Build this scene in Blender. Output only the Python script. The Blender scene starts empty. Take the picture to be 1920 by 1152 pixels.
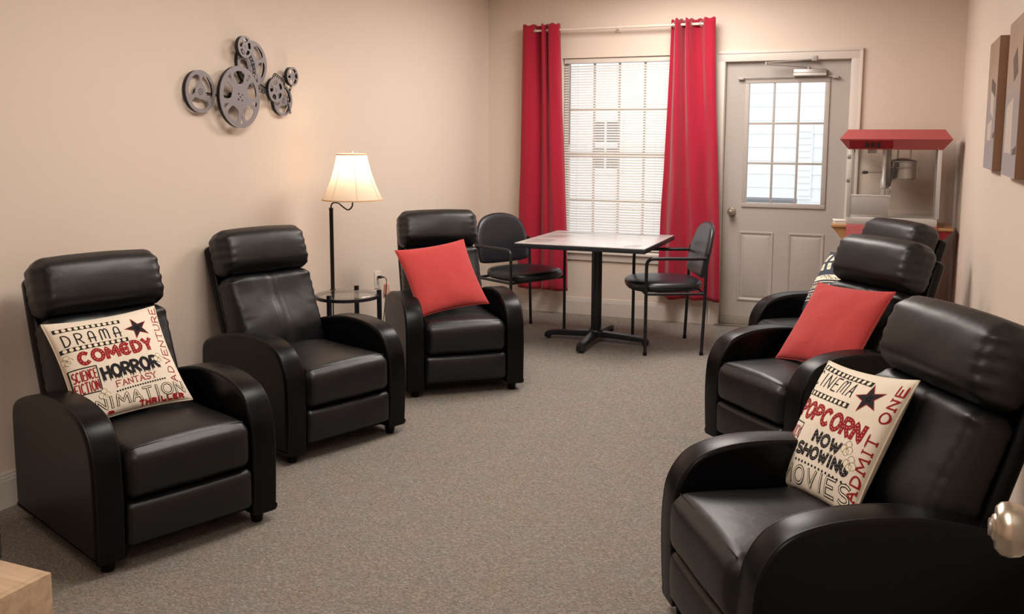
import bpy, bmesh, math, random
from mathutils import Vector, Matrix, noise
R = math.radians
PI = math.pi
sc = bpy.context.scene
COL = sc.collection
random.seed(7)

# ------------------------------------------------------------------ camera
YAW, PITCH, ROLL = 0.393925, 0.124025, 0.0027025
CAM = Vector((3.262316, -7.326368, 1.498908))
F_ = Vector((-math.sin(YAW) * math.cos(PITCH), math.cos(YAW) * math.cos(PITCH), -math.sin(PITCH)))
R0 = Vector((math.cos(YAW), math.sin(YAW), 0))
U0 = R0.cross(F_)
Rv = R0 * math.cos(ROLL) + U0 * math.sin(ROLL)
Uv = U0 * math.cos(ROLL) - R0 * math.sin(ROLL)
cd = bpy.data.cameras.new('camera')
cam = bpy.data.objects.new('camera', cd)
COL.objects.link(cam)
cam.matrix_world = Matrix(((Rv.x, Uv.x, -F_.x, CAM.x), (Rv.y, Uv.y, -F_.y, CAM.y), (Rv.z, Uv.z, -F_.z, CAM.z), (0, 0, 0, 1)))
cd.sensor_width = 36
cd.lens = 1738.164 / 1920 * 36
cd.shift_y = (469.288 - 576) / 1920
cd.clip_start = 0.05
sc.camera = cam

# ------------------------------------------------------------------ world, lights, exposure
W_ = bpy.data.worlds.new('sky')
sc.world = W_
W_.use_nodes = True
bg = W_.node_tree.nodes['Background']
bg.inputs[0].default_value = (0.84, 0.92, 1.0, 1)
bg.inputs[1].default_value = 2.0

def area(name, loc, size, power, color, rot=(0, 0, 0), sy=None):
    l = bpy.data.lights.new(name, 'AREA')
    l.energy = power
    l.color = color
    l.shape = 'RECTANGLE' if sy else 'SQUARE'
    l.size = size
    if sy:
        l.size_y = sy
    o = bpy.data.objects.new(name, l)
    o.location = loc
    o.rotation_euler = rot
    COL.objects.link(o)
    return o
CEIL = 2.74
WARM = (1.0, 0.945, 0.875)
area('ceiling_light_area', (1.75, -4.1, CEIL - 0.10), 0.8, 36, WARM, sy=1.6)
area('ceiling_light_area', (1.75, -1.4, CEIL - 0.10), 0.8, 57, (1.0, 0.955, 0.90), sy=1.6)
area('ceiling_light_area', (2.75, -6.9, CEIL - 0.10), 0.6, 15, WARM, sy=1.2)  # camera-side fill, added to brighten the near end

sc.view_settings.view_transform = 'Standard'
sc.view_settings.look = 'None'
sc.view_settings.gamma = 1
sc.view_settings.use_curve_mapping = False
sc.view_settings.exposure = 0.0
sc.cycles.max_bounces = 10
sc.cycles.transparent_max_bounces = 16
sc.cycles.caustics_reflective = False

# ------------------------------------------------------------------ materials
def lin(c):
    c = c / 255
    return c / 12.92 if c <= 0.04045 else ((c + 0.055) / 1.055) ** 2.4
def rgb(r, g, b):
    return (lin(r), lin(g), lin(b), 1)
def newmat(name):
    m = bpy.data.materials.new(name)
    m.use_nodes = True
    nt = m.node_tree
    return m, nt, nt.nodes['Principled BSDF'], nt.nodes['Material Output']
def mat(name, c, rough=0.5, metal=0.0, spec=0.5, bump=0.0, bscale=50, bdist=0.002, var=0.0, vscale=3, coat=0.0, aniso=None):
    m, nt, b, out = newmat(name)
    b.inputs['Base Color'].default_value = c
    b.inputs['Roughness'].default_value = rough
    b.inputs['Metallic'].default_value = metal
    b.inputs['Specular IOR Level'].default_value = spec
    b.inputs['Coat Weight'].default_value = coat
    tc = nt.nodes.new('ShaderNodeTexCoord')
    if bump:
        n = nt.nodes.new('ShaderNodeTexNoise')
        n.inputs['Scale'].default_value = bscale
        n.inputs['Detail'].default_value = 4
        nt.links.new(tc.outputs['Object'], n.inputs['Vector'])
        bp = nt.nodes.new('ShaderNodeBump')
        bp.inputs['Strength'].default_value = bump
        bp.inputs['Distance'].default_value = bdist
        nt.links.new(n.outputs['Fac'], bp.inputs['Height'])
        nt.links.new(bp.outputs['Normal'], b.inputs['Normal'])
    if var:
        n2 = nt.nodes.new('ShaderNodeTexNoise')
        n2.inputs['Scale'].default_value = vscale
        n2.inputs['Detail'].default_value = 3
        nt.links.new(tc.outputs['Object'], n2.inputs['Vector'])
        mx = nt.nodes.new('ShaderNodeMix')
        mx.data_type = 'RGBA'
        mx.inputs[6].default_value = tuple(v * (1 - var) for v in c[:3]) + (1,)
        mx.inputs[7].default_value = tuple(min(1, v * (1 + var)) for v in c[:3]) + (1,)
        nt.links.new(n2.outputs['Fac'], mx.inputs[0])
        nt.links.new(mx.outputs[2], b.inputs['Base Color'])
    return m
M = {}
M['wall'] = mat('wall_paint', rgb(222, 205, 191), 0.75, spec=0.3, bump=0.12, bscale=180, bdist=0.001)
M['ceiling'] = mat('ceiling_paint', rgb(246, 242, 236), 0.9, spec=0.2)
M['trim'] = mat('white_trim', rgb(216, 206, 197), 0.45, var=0.02)
M['door'] = mat('door_paint', rgb(176, 167, 160), 0.45, var=0.02)
M['sweep'] = mat('door_sweep', rgb(168, 160, 148), 0.5, 0.3)
M['leather'] = mat('black_leather', (0.0020, 0.0021, 0.0028, 1), 0.33, spec=0.20, bump=0.06, bscale=260, bdist=0.0012)
M['leather_soft'] = mat('black_leather_cushion', (0.0026, 0.0028, 0.0038, 1), 0.42, spec=0.52, bump=0.22, bscale=14, bdist=0.008)
M['piping'] = mat('black_piping', (0.003, 0.003, 0.0035, 1), 0.45, spec=0.3)
M['foot'] = mat('black_plastic', (0.003, 0.003, 0.0035, 1), 0.5, spec=0.2)
M['vinyl'] = mat('black_vinyl', (0.006, 0.008, 0.012, 1), 0.36, spec=0.7, bump=0.05, bscale=200, bdist=0.001)
M['black_metal'] = mat('black_metal', (0.007, 0.008, 0.011, 1), 0.38, 0.0, spec=0.5)
M['lamp_metal'] = mat('dark_bronze_metal', (0.02, 0.018, 0.017, 1), 0.35, 0.4)
M['reel'] = mat('grey_painted_metal', rgb(138, 132, 136), 0.45, 0.25, var=0.12, vscale=18)
M['reel_dark'] = mat('dark_painted_metal', rgb(38, 36, 38), 0.5, 0.4)
M['steel'] = mat('stainless_steel', rgb(176, 172, 168), 0.3, 0.85, var=0.06, vscale=6)
M['nickel'] = mat('brushed_nickel', rgb(205, 192, 176), 0.27, 0.95)
M['alu'] = mat('aluminium_extrusion', rgb(205, 200, 196), 0.38, 0.5)
M['grey_plastic'] = mat('grey_enamel', rgb(166, 160, 156), 0.45, 0.2)
M['red_enamel'] = mat('red_enamel', rgb(172, 84, 84), 0.36, var=0.03)
M['red_dark'] = mat('dark_red_enamel', rgb(140, 20, 30), 0.4)
M['shelf_wood'] = mat('varnished_wood', rgb(172, 126, 82), 0.4, var=0.12, vscale=20)
M['paper'] = mat('white_paper', rgb(228, 222, 216), 0.8)
M['plate'] = mat('outlet_plastic', rgb(226, 214, 202), 0.4)
M['dark_slot'] = mat('dark_slot', rgb(40, 36, 36), 0.6)
M['grommet'] = mat('grommet_metal', rgb(200, 190, 178), 0.3, 0.8)
M['rod'] = mat('rod_enamel', rgb(226, 214, 200), 0.35, 0.1)
M['print_black'] = mat('print_black', rgb(38, 36, 40), 0.85, spec=0.2)
M['print_red'] = mat('print_red', rgb(150, 34, 38), 0.85, spec=0.2)
M['print_cream'] = mat('print_cream', rgb(236, 222, 198), 0.85, spec=0.2)
M['print_line'] = mat('print_thin_grey', rgb(120, 112, 104), 0.85, spec=0.2)
M['slate'] = mat('slate_cloth', rgb(66, 70, 84), 0.85, spec=0.2)
M['canvas_pale'] = mat('print_pale', rgb(196, 180, 168), 0.7)
M['canvas_dark'] = mat('print_umber', rgb(92, 66, 52), 0.7)
M['siding'] = mat('white_siding', rgb(240, 238, 236), 0.7, var=0.02)
M['shutter'] = mat('dark_shutter', rgb(120, 116, 118), 0.6)
M['concrete'] = mat('pale_concrete', rgb(205, 202, 198), 0.85, var=0.05)
M['bench'] = mat('weathered_slate', rgb(120, 118, 118), 0.8)
M['peach_blob'] = mat('peach_tone', rgb(226, 168, 148), 0.5)
M['cord'] = mat('black_cord', (0.01, 0.01, 0.012, 1), 0.5)
M['black_box'] = mat('black_gloss_plastic', (0.01, 0.01, 0.012, 1), 0.25)

def fabric(name, c, scale=900, strength=0.25, sheen=0.2, wr=9, trans=0.0):
    m, nt, b, out = newmat(name)
    b.inputs['Base Color'].default_value = c
    b.inputs['Roughness'].default_value = 0.9
    b.inputs['Specular IOR Level'].default_value = 0.2
    b.inputs['Sheen Weight'].default_value = sheen
    tc = nt.nodes.new('ShaderNodeTexCoord')
    n1 = nt.nodes.new('ShaderNodeTexNoise'); n1.inputs['Scale'].default_value = scale
    n2 = nt.nodes.new('ShaderNodeTexNoise'); n2.inputs['Scale'].default_value = wr; n2.inputs['Detail'].default_value = 2
    n2.inputs['Distortion'].default_value = 0.6
    nt.links.new(tc.outputs['Object'], n1.inputs['Vector'])
    nt.links.new(tc.outputs['Object'], n2.inputs['Vector'])
    b1 = nt.nodes.new('ShaderNodeBump'); b1.inputs['Strength'].default_value = strength; b1.inputs['Distance'].default_value = 0.001
    b2 = nt.nodes.new('ShaderNodeBump'); b2.inputs['Strength'].default_value = 0.45; b2.inputs['Distance'].default_value = 0.012
    nt.links.new(n1.outputs['Fac'], b1.inputs['Height'])
    nt.links.new(n2.outputs['Fac'], b2.inputs['Height'])
    nt.links.new(b2.outputs['Normal'], b1.inputs['Normal'])
    nt.links.new(b1.outputs['Normal'], b.inputs['Normal'])
    if trans:
        tr = nt.nodes.new('ShaderNodeBsdfTranslucent'); tr.inputs[0].default_value = c
        mx = nt.nodes.new('ShaderNodeMixShader'); mx.inputs[0].default_value = trans
        nt.links.new(b.outputs[0], mx.inputs[1]); nt.links.new(tr.outputs[0], mx.inputs[2])
        nt.links.new(mx.outputs[0], out.inputs[0])
    return m
M['red_pillow'] = fabric('red_cotton', rgb(178, 62, 62))
M['cream_pillow'] = fabric('cream_cotton', rgb(232, 219, 202), sheen=0.05)
M['curtain'] = fabric('crimson_polyester', rgb(176, 34, 58), 500, 0.1, 0.3, 3, 0.18)

def carpet():
    m, nt, b, out = newmat('speckled_loop_carpet')
    L = nt.links.new
    tc = nt.nodes.new('ShaderNodeTexCoord')
    mp = nt.nodes.new('ShaderNodeMapping')
    mp.inputs['Rotation'].default_value = (0, 0, R(28))
    L(tc.outputs['Object'], mp.inputs['Vector'])
    # yarn loops in ribs: stretched cells
    mp2 = nt.nodes.new('ShaderNodeMapping')
    mp2.inputs['Rotation'].default_value = (0, 0, R(28))
    mp2.inputs['Scale'].default_value = (130, 260, 1)
    L(tc.outputs['Object'], mp2.inputs['Vector'])
    vo = nt.nodes.new('ShaderNodeTexVoronoi'); vo.inputs['Scale'].default_value = 1.0
    vo.inputs['Randomness'].default_value = 0.75
    L(mp2.outputs[0], vo.inputs['Vector'])
    # colour per loop
    sep = nt.nodes.new('ShaderNodeSeparateColor')
    L(vo.outputs['Color'], sep.inputs[0])
    cr = nt.nodes.new('ShaderNodeValToRGB')
    els = cr.color_ramp.elements
    els[0].position = 0.0; els[0].color = rgb(112, 105, 98)
    els[1].position = 1.0; els[1].color = rgb(156, 148, 140)
    for p, c in ((0.3, rgb(124, 116, 108)), (0.5, rgb(136, 127, 118)), (0.64, rgb(124, 126, 128)), (0.8, rgb(146, 134, 123))):
        e = els.new(p); e.color = c
    L(sep.outputs[0], cr.inputs[0])
    # soft large mottling
    n = nt.nodes.new('ShaderNodeTexNoise'); n.inputs['Scale'].default_value = 7; n.inputs['Detail'].default_value = 3
    L(tc.outputs['Object'], n.inputs['Vector'])
    mr = nt.nodes.new('ShaderNodeMapRange')
    mr.inputs[1].default_value = 0.3; mr.inputs[2].default_value = 0.7; mr.inputs[3].default_value = 0.0; mr.inputs[4].default_value = 1.0
    L(n.outputs['Fac'], mr.inputs[0])
    cm = nt.nodes.new('ShaderNodeMix'); cm.data_type = 'RGBA'
    cm.inputs[6].default_value = (0.95, 0.99, 1.03, 1); cm.inputs[7].default_value = (1.03, 0.99, 0.95, 1)
    L(mr.outputs[0], cm.inputs[0])
    mu = nt.nodes.new('ShaderNodeMix'); mu.data_type = 'RGBA'; mu.blend_type = 'MULTIPLY'; mu.inputs[0].default_value = 1
    L(cr.outputs[0], mu.inputs[6]); L(cm.outputs[2], mu.inputs[7])
    L(mu.outputs[2], b.inputs['Base Color'])
    b.inputs['Roughness'].default_value = 1.0
    b.inputs['Specular IOR Level'].default_value = 0.1
    bp = nt.nodes.new('ShaderNodeBump'); bp.inputs['Strength'].default_value = 0.8; bp.inputs['Distance'].default_value = 0.003
    bp.invert = True
    L(vo.outputs['Distance'], bp.inputs['Height'])
    L(bp.outputs['Normal'], b.inputs['Normal'])
    return m
M['carpet'] = carpet()

def wood(name, c1, c2, scale=(2, 22, 22), rough=0.4, spec=0.5):
    m, nt, b, out = newmat(name)
    tc = nt.nodes.new('ShaderNodeTexCoord')
    mp = nt.nodes.new('ShaderNodeMapping'); mp.inputs['Scale'].default_value = scale
    n = nt.nodes.new('ShaderNodeTexNoise'); n.inputs['Scale'].default_value = 1.5; n.inputs['Detail'].default_value = 5; n.inputs['Distortion'].default_value = 0.8
    cr = nt.nodes.new('ShaderNodeValToRGB')
    cr.color_ramp.elements[0].position = 0.3; cr.color_ramp.elements[0].color = c1
    cr.color_ramp.elements[1].position = 0.7; cr.color_ramp.elements[1].color = c2
    nt.links.new(tc.outputs['Object'], mp.inputs['Vector']); nt.links.new(mp.outputs[0], n.inputs['Vector'])
    nt.links.new(n.outputs['Fac'], cr.inputs[0]); nt.links.new(cr.outputs[0], b.inputs['Base Color'])
    b.inputs['Roughness'].default_value = rough
    b.inputs['Specular IOR Level'].default_value = spec
    return m
M['console'] = wood('oak_veneer', rgb(178, 148, 120), rgb(202, 174, 146), rough=0.4)
M['table_top'] = wood('grey_brown_laminate', rgb(166, 161, 159), rgb(190, 185, 183), (2, 30, 30), rough=0.26, spec=1.0)
M['table_edge'] = mat('black_rubber_edge', (0.014, 0.017, 0.024, 1), 0.45)
M['inlay'] = mat('dark_inlay', rgb(84, 74, 72), 0.3)

def canvas_mat():
    m, nt, b, out = newmat('sepia_canvas_print')
    L = nt.links.new
    tc = nt.nodes.new('ShaderNodeTexCoord')
    sp = nt.nodes.new('ShaderNodeSeparateXYZ'); L(tc.outputs['Object'], sp.inputs[0])
    mr = nt.nodes.new('ShaderNodeMapRange'); mr.inputs[1].default_value = -0.28; mr.inputs[2].default_value = 0.28
    L(sp.outputs[2], mr.inputs[0])
    n = nt.nodes.new('ShaderNodeTexNoise'); n.inputs['Scale'].default_value = 5; L(tc.outputs['Object'], n.inputs['Vector'])
    ad = nt.nodes.new('ShaderNodeMath'); ad.operation = 'MULTIPLY_ADD'; ad.inputs[1].default_value = 0.35
    L(n.outputs['Fac'], ad.inputs[0])
    sb = nt.nodes.new('ShaderNodeMath'); sb.operation = 'SUBTRACT'; sb.inputs[1].default_value = 0.17
    L(mr.outputs[0], sb.inputs[0]); L(sb.outputs[0], ad.inputs[2])
    cr = nt.nodes.new('ShaderNodeValToRGB')
    e = cr.color_ramp.elements
    e[0].position = 0; e[0].color = rgb(158, 148, 150)
    e[1].position = 1; e[1].color = rgb(150, 116, 92)
    x = e.new(0.45); x.color = rgb(150, 138, 136)
    x = e.new(0.7); x.color = rgb(166, 136, 112)
    L(ad.outputs[0], cr.inputs[0]); L(cr.outputs[0], b.inputs['Base Color'])
    b.inputs['Roughness'].default_value = 0.6
    return m
M['canvas'] = canvas_mat()
M['canvas_edge'] = mat('sepia_canvas_edge', rgb(132, 98, 76), 0.7, var=0.2, vscale=6)

def glass(name, tint=(1, 1, 1, 1), refl=0.07):
    m, nt, b, out = newmat(name)
    nt.nodes.remove(b)
    t = nt.nodes.new('ShaderNodeBsdfTransparent'); t.inputs[0].default_value = tint
    g = nt.nodes.new('ShaderNodeBsdfGlossy'); g.inputs['Roughness'].default_value = 0.03
    lw = nt.nodes.new('ShaderNodeLayerWeight'); lw.inputs['Blend'].default_value = 0.5
    pw = nt.nodes.new('ShaderNodeMath'); pw.operation = 'POWER'; pw.inputs[1].default_value = 5
    ma = nt.nodes.new('ShaderNodeMath'); ma.operation = 'MULTIPLY_ADD'; ma.inputs[1].default_value = 0.90; ma.inputs[2].default_value = refl / 2
    mx = nt.nodes.new('ShaderNodeMixShader')
    nt.links.new(lw.outputs['Facing'], pw.inputs[0]); nt.links.new(pw.outputs[0], ma.inputs[0])
    nt.links.new(ma.outputs[0], mx.inputs[0]); nt.links.new(t.outputs[0], mx.inputs[1]); nt.links.new(g.outputs[0], mx.inputs[2])
    nt.links.new(mx.outputs[0], out.inputs[0])
    return m
M['glass'] = glass('window_glass', (0.99, 0.995, 0.995, 1))
M['cab_glass'] = glass('cabinet_glass', (0.985, 0.988, 0.985, 1))
M['table_glass'] = glass('table_glass', (0.955, 0.975, 0.965, 1), 0.16)

def trans(name, c, t, rough=0.8):
    m, nt, b, out = newmat(name)
    b.inputs['Base Color'].default_value = c
    b.inputs['Roughness'].default_value = rough
    tr = nt.nodes.new('ShaderNodeBsdfTranslucent'); tr.inputs[0].default_value = c
    mx = nt.nodes.new('ShaderNodeMixShader'); mx.inputs[0].default_value = t
    nt.links.new(b.outputs[0], mx.inputs[1]); nt.links.new(tr.outputs[0], mx.inputs[2]); nt.links.new(mx.outputs[0], out.inputs[0])
    return m
M['slat'] = trans('white_vinyl_slat', rgb(236, 230, 224), 0.4, 0.5)
M['shade'] = trans('ivory_shade_cloth', rgb(240, 226, 210), 0.45)
M['shade_trim'] = mat('shade_trim', rgb(222, 184, 146), 0.8)
m_, nt_, b_, o_ = newmat('lamp_bulb_glow')
b_.inputs['Emission Color'].default_value = (1, 0.82, 0.6, 1)
b_.inputs['Emission Strength'].default_value = 15
M['bulb'] = m_
m_, nt_, b_, o_ = newmat('ceiling_diffuser_glow')
b_.inputs['Emission Color'].default_value = (1, 0.86, 0.7, 1)
b_.inputs['Emission Strength'].default_value = 3
M['diffuser'] = m_

# ------------------------------------------------------------------ mesh helpers
def tagset(o, label=None, cat=None, group=None, kind=None):
    if label: o['label'] = label
    if cat: o['category'] = cat
    if group: o['group'] = group
    if kind: o['kind'] = kind
    return o
def build(name, bm, m, parent=None, loc=None, rot=None, smooth=40, recalc=True):
    if recalc:
        bmesh.ops.recalc_face_normals(bm, faces=bm.faces)
    me = bpy.data.meshes.new(name)
    bm.to_mesh(me)
    bm.free()
    me.materials.append(m)
    if smooth:
        me.shade_smooth()
        me.set_sharp_from_angle(angle=R(smooth))
    o = bpy.data.objects.new(name, me)
    COL.objects.link(o)
    if parent: o.parent = parent
    if loc is not None: o.location = loc
    if rot is not None: o.rotation_euler = rot
    return o
def again(o, parent=None, loc=None, rot=None):
    c = o.copy()
    COL.objects.link(c)
    if parent: c.parent = parent
    if loc is not None: c.location = loc
    if rot is not None: c.rotation_euler = rot
    return c
def empty(name, loc=(0, 0, 0), rz=0, label=None, cat=None, group=None):
    o = bpy.data.objects.new(name, None)
    o.empty_display_size = 0.1
    COL.objects.link(o)
    o.location = loc
    o.rotation_euler = (0, 0, rz)
    return tagset(o, label, cat, group)
def copy_tree(o, parent=None):
    c = o.copy()
    COL.objects.link(c)
    if parent: c.parent = parent
    for ch in list(o.children):
        copy_tree(ch, c)
    return c
def B():
    return bmesh.new()
def box(bm, x0, x1, y0, y1, z0, z1, bevel=0, mtx=None):
    vs = [bm.verts.new(Vector(p)) for p in ((x0, y0, z0), (x1, y0, z0), (x1, y1, z0), (x0, y1, z0), (x0, y0, z1), (x1, y0, z1), (x1, y1, z1), (x0, y1, z1))]
    fs = [bm.faces.new([vs[i] for i in f]) for f in ((0, 3, 2, 1), (4, 5, 6, 7), (0, 1, 5, 4), (1, 2, 6, 5), (2, 3, 7, 6), (3, 0, 4, 7))]
    if bevel:
        es = set(e for f in fs for e in f.edges)
        r = bmesh.ops.bevel(bm, geom=list(es), offset=bevel, segments=2, profile=0.6, affect='EDGES')
        vs = list(set(v for f in r['faces'] for v in f.verts) | set(v for v in vs if v.is_valid))
    if mtx is not None:
        bmesh.ops.transform(bm, matrix=mtx, verts=[v for v in vs if v.is_valid])
    return vs
def tube(bm, pts, r, seg=10, closed=False, cap=True):
    pts = [Vector(p) for p in pts]
    n = len(pts)
    rings = []
    up = None
    for i, p in enumerate(pts):
        a = pts[(i - 1) % n] if (closed or i > 0) else p
        b = pts[(i + 1) % n] if (closed or i < n - 1) else p
        t = (b - a).normalized()
        if up is None:
            up = Vector((0, 0, 1)) if abs(t.z) < 0.9 else Vector((1, 0, 0))
        s = t.cross(up).normalized()
        up = s.cross(t).normalized()
        rr = r[i] if isinstance(r, (list, tuple)) else r
        rings.append([bm.verts.new(p + (s * math.cos(2 * PI * k / seg) + up * math.sin(2 * PI * k / seg)) * rr) for k in range(seg)])
    m = n if closed else n - 1
    for i in range(m):
        A, C = rings[i], rings[(i + 1) % n]
        for k in range(seg):
            bm.faces.new((A[k], A[(k + 1) % seg], C[(k + 1) % seg], C[k]))
    if cap and not closed:
        bm.faces.new(rings[0][::-1]); bm.faces.new(rings[-1])
def lathe(bm, prof, seg=24, center=(0, 0, 0), axis='z', close=False):
    c = Vector(center)
    rings = []
    for r, h in prof:
        ring = []
        for k in range(seg):
            a = 2 * PI * k / seg
            if axis == 'z': p = Vector((r * math.cos(a), r * math.sin(a), h))
            elif axis == 'x': p = Vector((h, r * math.cos(a), r * math.sin(a)))
            else: p = Vector((r * math.cos(a), h, r * math.sin(a)))
            ring.append(bm.verts.new(c + p))
        rings.append(ring)
    for A, C in zip(rings, rings[1:]):
        for k in range(seg):
            bm.faces.new((A[k], A[(k + 1) % seg], C[(k + 1) % seg], C[k]))
    if close:
        for k in range(seg):
            bm.faces.new((rings[-1][k], rings[-1][(k + 1) % seg], rings[0][(k + 1) % seg], rings[0][k]))
    else:
        if prof[0][0] > 1e-6: bm.faces.new(rings[0][::-1])
        if prof[-1][0] > 1e-6: bm.faces.new(rings[-1])
    return rings
def catmull(pts, n=6, closed=False):
    pts = [Vector(p) for p in pts]
    N = len(pts)
    out = []
    for i in range(N if closed else N - 1):
        g = lambda j: pts[j % N] if closed else pts[max(0, min(N - 1, j))]
        p0, p1, p2, p3 = g(i - 1), g(i), g(i + 1), g(i + 2)
        for k in range(n):
            t = k / n
            out.append(0.5 * ((2 * p1) + (p2 - p0) * t + (2 * p0 - 5 * p1 + 4 * p2 - p3) * t * t + (3 * p1 - p0 - 3 * p2 + p3) * t ** 3))
    if not closed: out.append(pts[-1])
    return out
def rbox(bm, a, b, c, r, n=(12, 10, 10), fn=None):
    """rounded box of half sizes a,b,c; fn maps (unit coords, point, normal) to the final point"""
    cache = {}
    def vert(u, v, w):
        key = (round(u, 5), round(v, 5), round(w, 5))
        if key in cache: return cache[key]
        p = Vector((u * a, v * b, w * c))
        q = Vector((max(-a + r, min(a - r, p.x)), max(-b + r, min(b - r, p.y)), max(-c + r, min(c - r, p.z))))
        d = p - q
        nn = d.normalized() if d.length > 1e-9 else Vector((0, 0, 1))
        p = q + nn * r
        if fn: p = fn(Vector((u, v, w)), p, nn)
        cache[key] = bm.verts.new(p)
        return cache[key]
    def sp(k, nk, half):
        e = r / half
        m = max(3, nk // 4)
        if k <= m: return -(1 - e + e * math.tan(PI / 4 * (m - k) / m))
        if k >= nk - m: return -sp(nk - k, nk, half)
        return (-1 + e) + (2 - 2 * e) * (k - m) / (nk - 2 * m)
    X = [sp(k, n[0], a) for k in range(n[0] + 1)]
    Y = [sp(k, n[1], b) for k in range(n[1] + 1)]
    Z = [sp(k, n[2], c) for k in range(n[2] + 1)]
    def face(G, H, f):
        for i in range(len(G) - 1):
            for j in range(len(H) - 1):
                q = [f(G[i], H[j]), f(G[i + 1], H[j]), f(G[i + 1], H[j + 1]), f(G[i], H[j + 1])]
                if len(set(q)) == 4:
                    try: bm.faces.new(q)
                    except ValueError: pass
    for s in (-1, 1):
        face(X, Y, lambda u, v: vert(u, v, s))
        face(X, Z, lambda u, w: vert(u, s, w))
        face(Y, Z, lambda v, w: vert(s, v, w))
def extrude_profile(bm, prof, x0, x1, r=0.01, k=3):
    """closed yz profile (list of Vector2-likes, counterclockwise) extruded along x with rounded rims"""
    P = [Vector((p[0], p[1])) for p in prof]
    n = len(P)
    area_ = sum(P[i].x * P[(i + 1) % n].y - P[(i + 1) % n].x * P[i].y for i in range(n))
    if area_ < 0: P = P[::-1]
    nrm = []
    for i in range(n):
        t = (P[(i + 1) % n] - P[i - 1]).normalized()
        nrm.append(Vector((t.y, -t.x)))
    rings = []
    lev = [(x0 + r * (1 - math.cos(PI / 2 * j / k)) if True else 0, r * (1 - math.sin(PI / 2 * j / k))) for j in range(k + 1)]
    lev += [(x1 - r * (1 - math.cos(PI / 2 * j / k)), r * (1 - math.sin(PI / 2 * j / k))) for j in range(k, -1, -1)]
    for x, ins in lev:
        rings.append([bm.verts.new((x, (P[i] - nrm[i] * ins).x, (P[i] - nrm[i] * ins).y)) for i in range(n)])
    for A, C in zip(rings, rings[1:]):
        for i in range(n):
            bm.faces.new((A[i], A[(i + 1) % n], C[(i + 1) % n], C[i]))
    ins = min(r + 0.010, r * 2.2)
    for ring, x, flip in ((rings[0], x0, True), (rings[-1], x1, False)):
        inner = [bm.verts.new((x, (P[i] - nrm[i] * ins).x, (P[i] - nrm[i] * ins).y)) for i in range(n)]
        for i in range(n):
            bm.faces.new((ring[i], ring[(i + 1) % n], inner[(i + 1) % n], inner[i]))
        bm.faces.new(inner)
    return P, nrm
def extrude_poly(bm, pts, d):
    """planar polygon (3D points) extruded by vector d"""
    A = [bm.verts.new(Vector(p)) for p in pts]
    C = [bm.verts.new(Vector(p) + Vector(d)) for p in pts]
    bm.faces.new(A[::-1]); bm.faces.new(C)
    for i in range(len(A)):
        bm.faces.new((A[i], A[(i + 1) % len(A)], C[(i + 1) % len(A)], C[i]))

# ------------------------------------------------------------------ room shell
W = 3.654
NEAR = -8.4
def struct(name, bm, m, parent=None, smooth=40, loc=None):
    o = build(name, bm, m, parent, loc=loc, smooth=smooth)
    if not parent: o['kind'] = 'structure'
    return o
bm = B(); box(bm, -0.12, W + 0.12, NEAR - 0.12, 0.14, -0.12, 0); struct('floor', bm, M['carpet'])
bm = B(); box(bm, -0.12, W + 0.12, NEAR - 0.12, 0.14, CEIL, CEIL + 0.1); struct('ceiling', bm, M['ceiling'])
bm = B(); box(bm, -0.12, 0, NEAR, 0.14, 0, CEIL); struct('wall_left', bm, M['wall'])
bm = B(); box(bm, W, W + 0.12, NEAR, 0.14, 0, CEIL); struct('wall_right', bm, M['wall'])
bm = B(); box(bm, -0.12, W + 0.12, NEAR - 0.12, NEAR, 0, CEIL)
struct('wall_near', bm, M['wall'])
WX0, WX1, WZ0, WZ1 = 0.662, 1.584, 0.53, 2.122
DX0, DX1, DZ = 1.985, 2.914, 2.066
bm = B()
box(bm, 0, WX0, 0, 0.14, 0, CEIL)
box(bm, WX0, WX1, 0, 0.14, 0, WZ0); box(bm, WX0, WX1, 0, 0.14, WZ1, CEIL)
box(bm, WX1, DX0, 0, 0.14, 0, CEIL)
box(bm, DX0, DX1, 0, 0.14, DZ, CEIL)
box(bm, DX1, W, 0, 0.14, 0, CEIL)
struct('wall_back', bm, M['wall'])
def baseboard(name, pts_axis):
    bm = B()
    for (x0, y0, x1, y1) in pts_axis:
        # profile: flat board with a stepped cap, protruding p from the wall
        for p, z0, z1 in ((0.015, 0, 0.112), (0.011, 0.112, 0.126), (0.007, 0.126, 0.140)):
            if x0 == x1:
                s = 1 if x0 < W / 2 else -1
                box(bm, min(x0, x0 + s * p), max(x0, x0 + s * p), y0, y1, z0, z1)
            else:
                box(bm, x0, x1, y0 - p, y0, z0, z1)
    return struct(name, bm, M['trim'], smooth=0)
baseboard('baseboard_left', [(0, NEAR, 0, 0)])
baseboard('baseboard_back', [(0, 0, 1.905, 0), (2.985, 0, W, 0)])
baseboard('baseboard_right', [(W, -6.75, W, 0)])
# door casing
bm = B()
for x0, x1 in ((DX0 - 0.07, DX0 + 0.008), (DX1 - 0.008, DX1 + 0.07)):
    box(bm, x0, x1, -0.018, 0.0, 0, DZ + 0.066, 0.004)
box(bm, DX0 - 0.07, DX1 + 0.07, -0.0185, 0.0, DZ - 0.008, DZ + 0.068, 0.004)
for x0, x1 in ((DX0 - 0.07, DX0 - 0.05), (DX1 + 0.05, DX1 + 0.07)):
    box(bm, x0, x1, -0.024, -0.017, 0, DZ + 0.066, 0.003)
box(bm, DX0 - 0.07, DX1 + 0.07, -0.0245, -0.017, DZ + 0.05, DZ + 0.069, 0.003)
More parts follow.
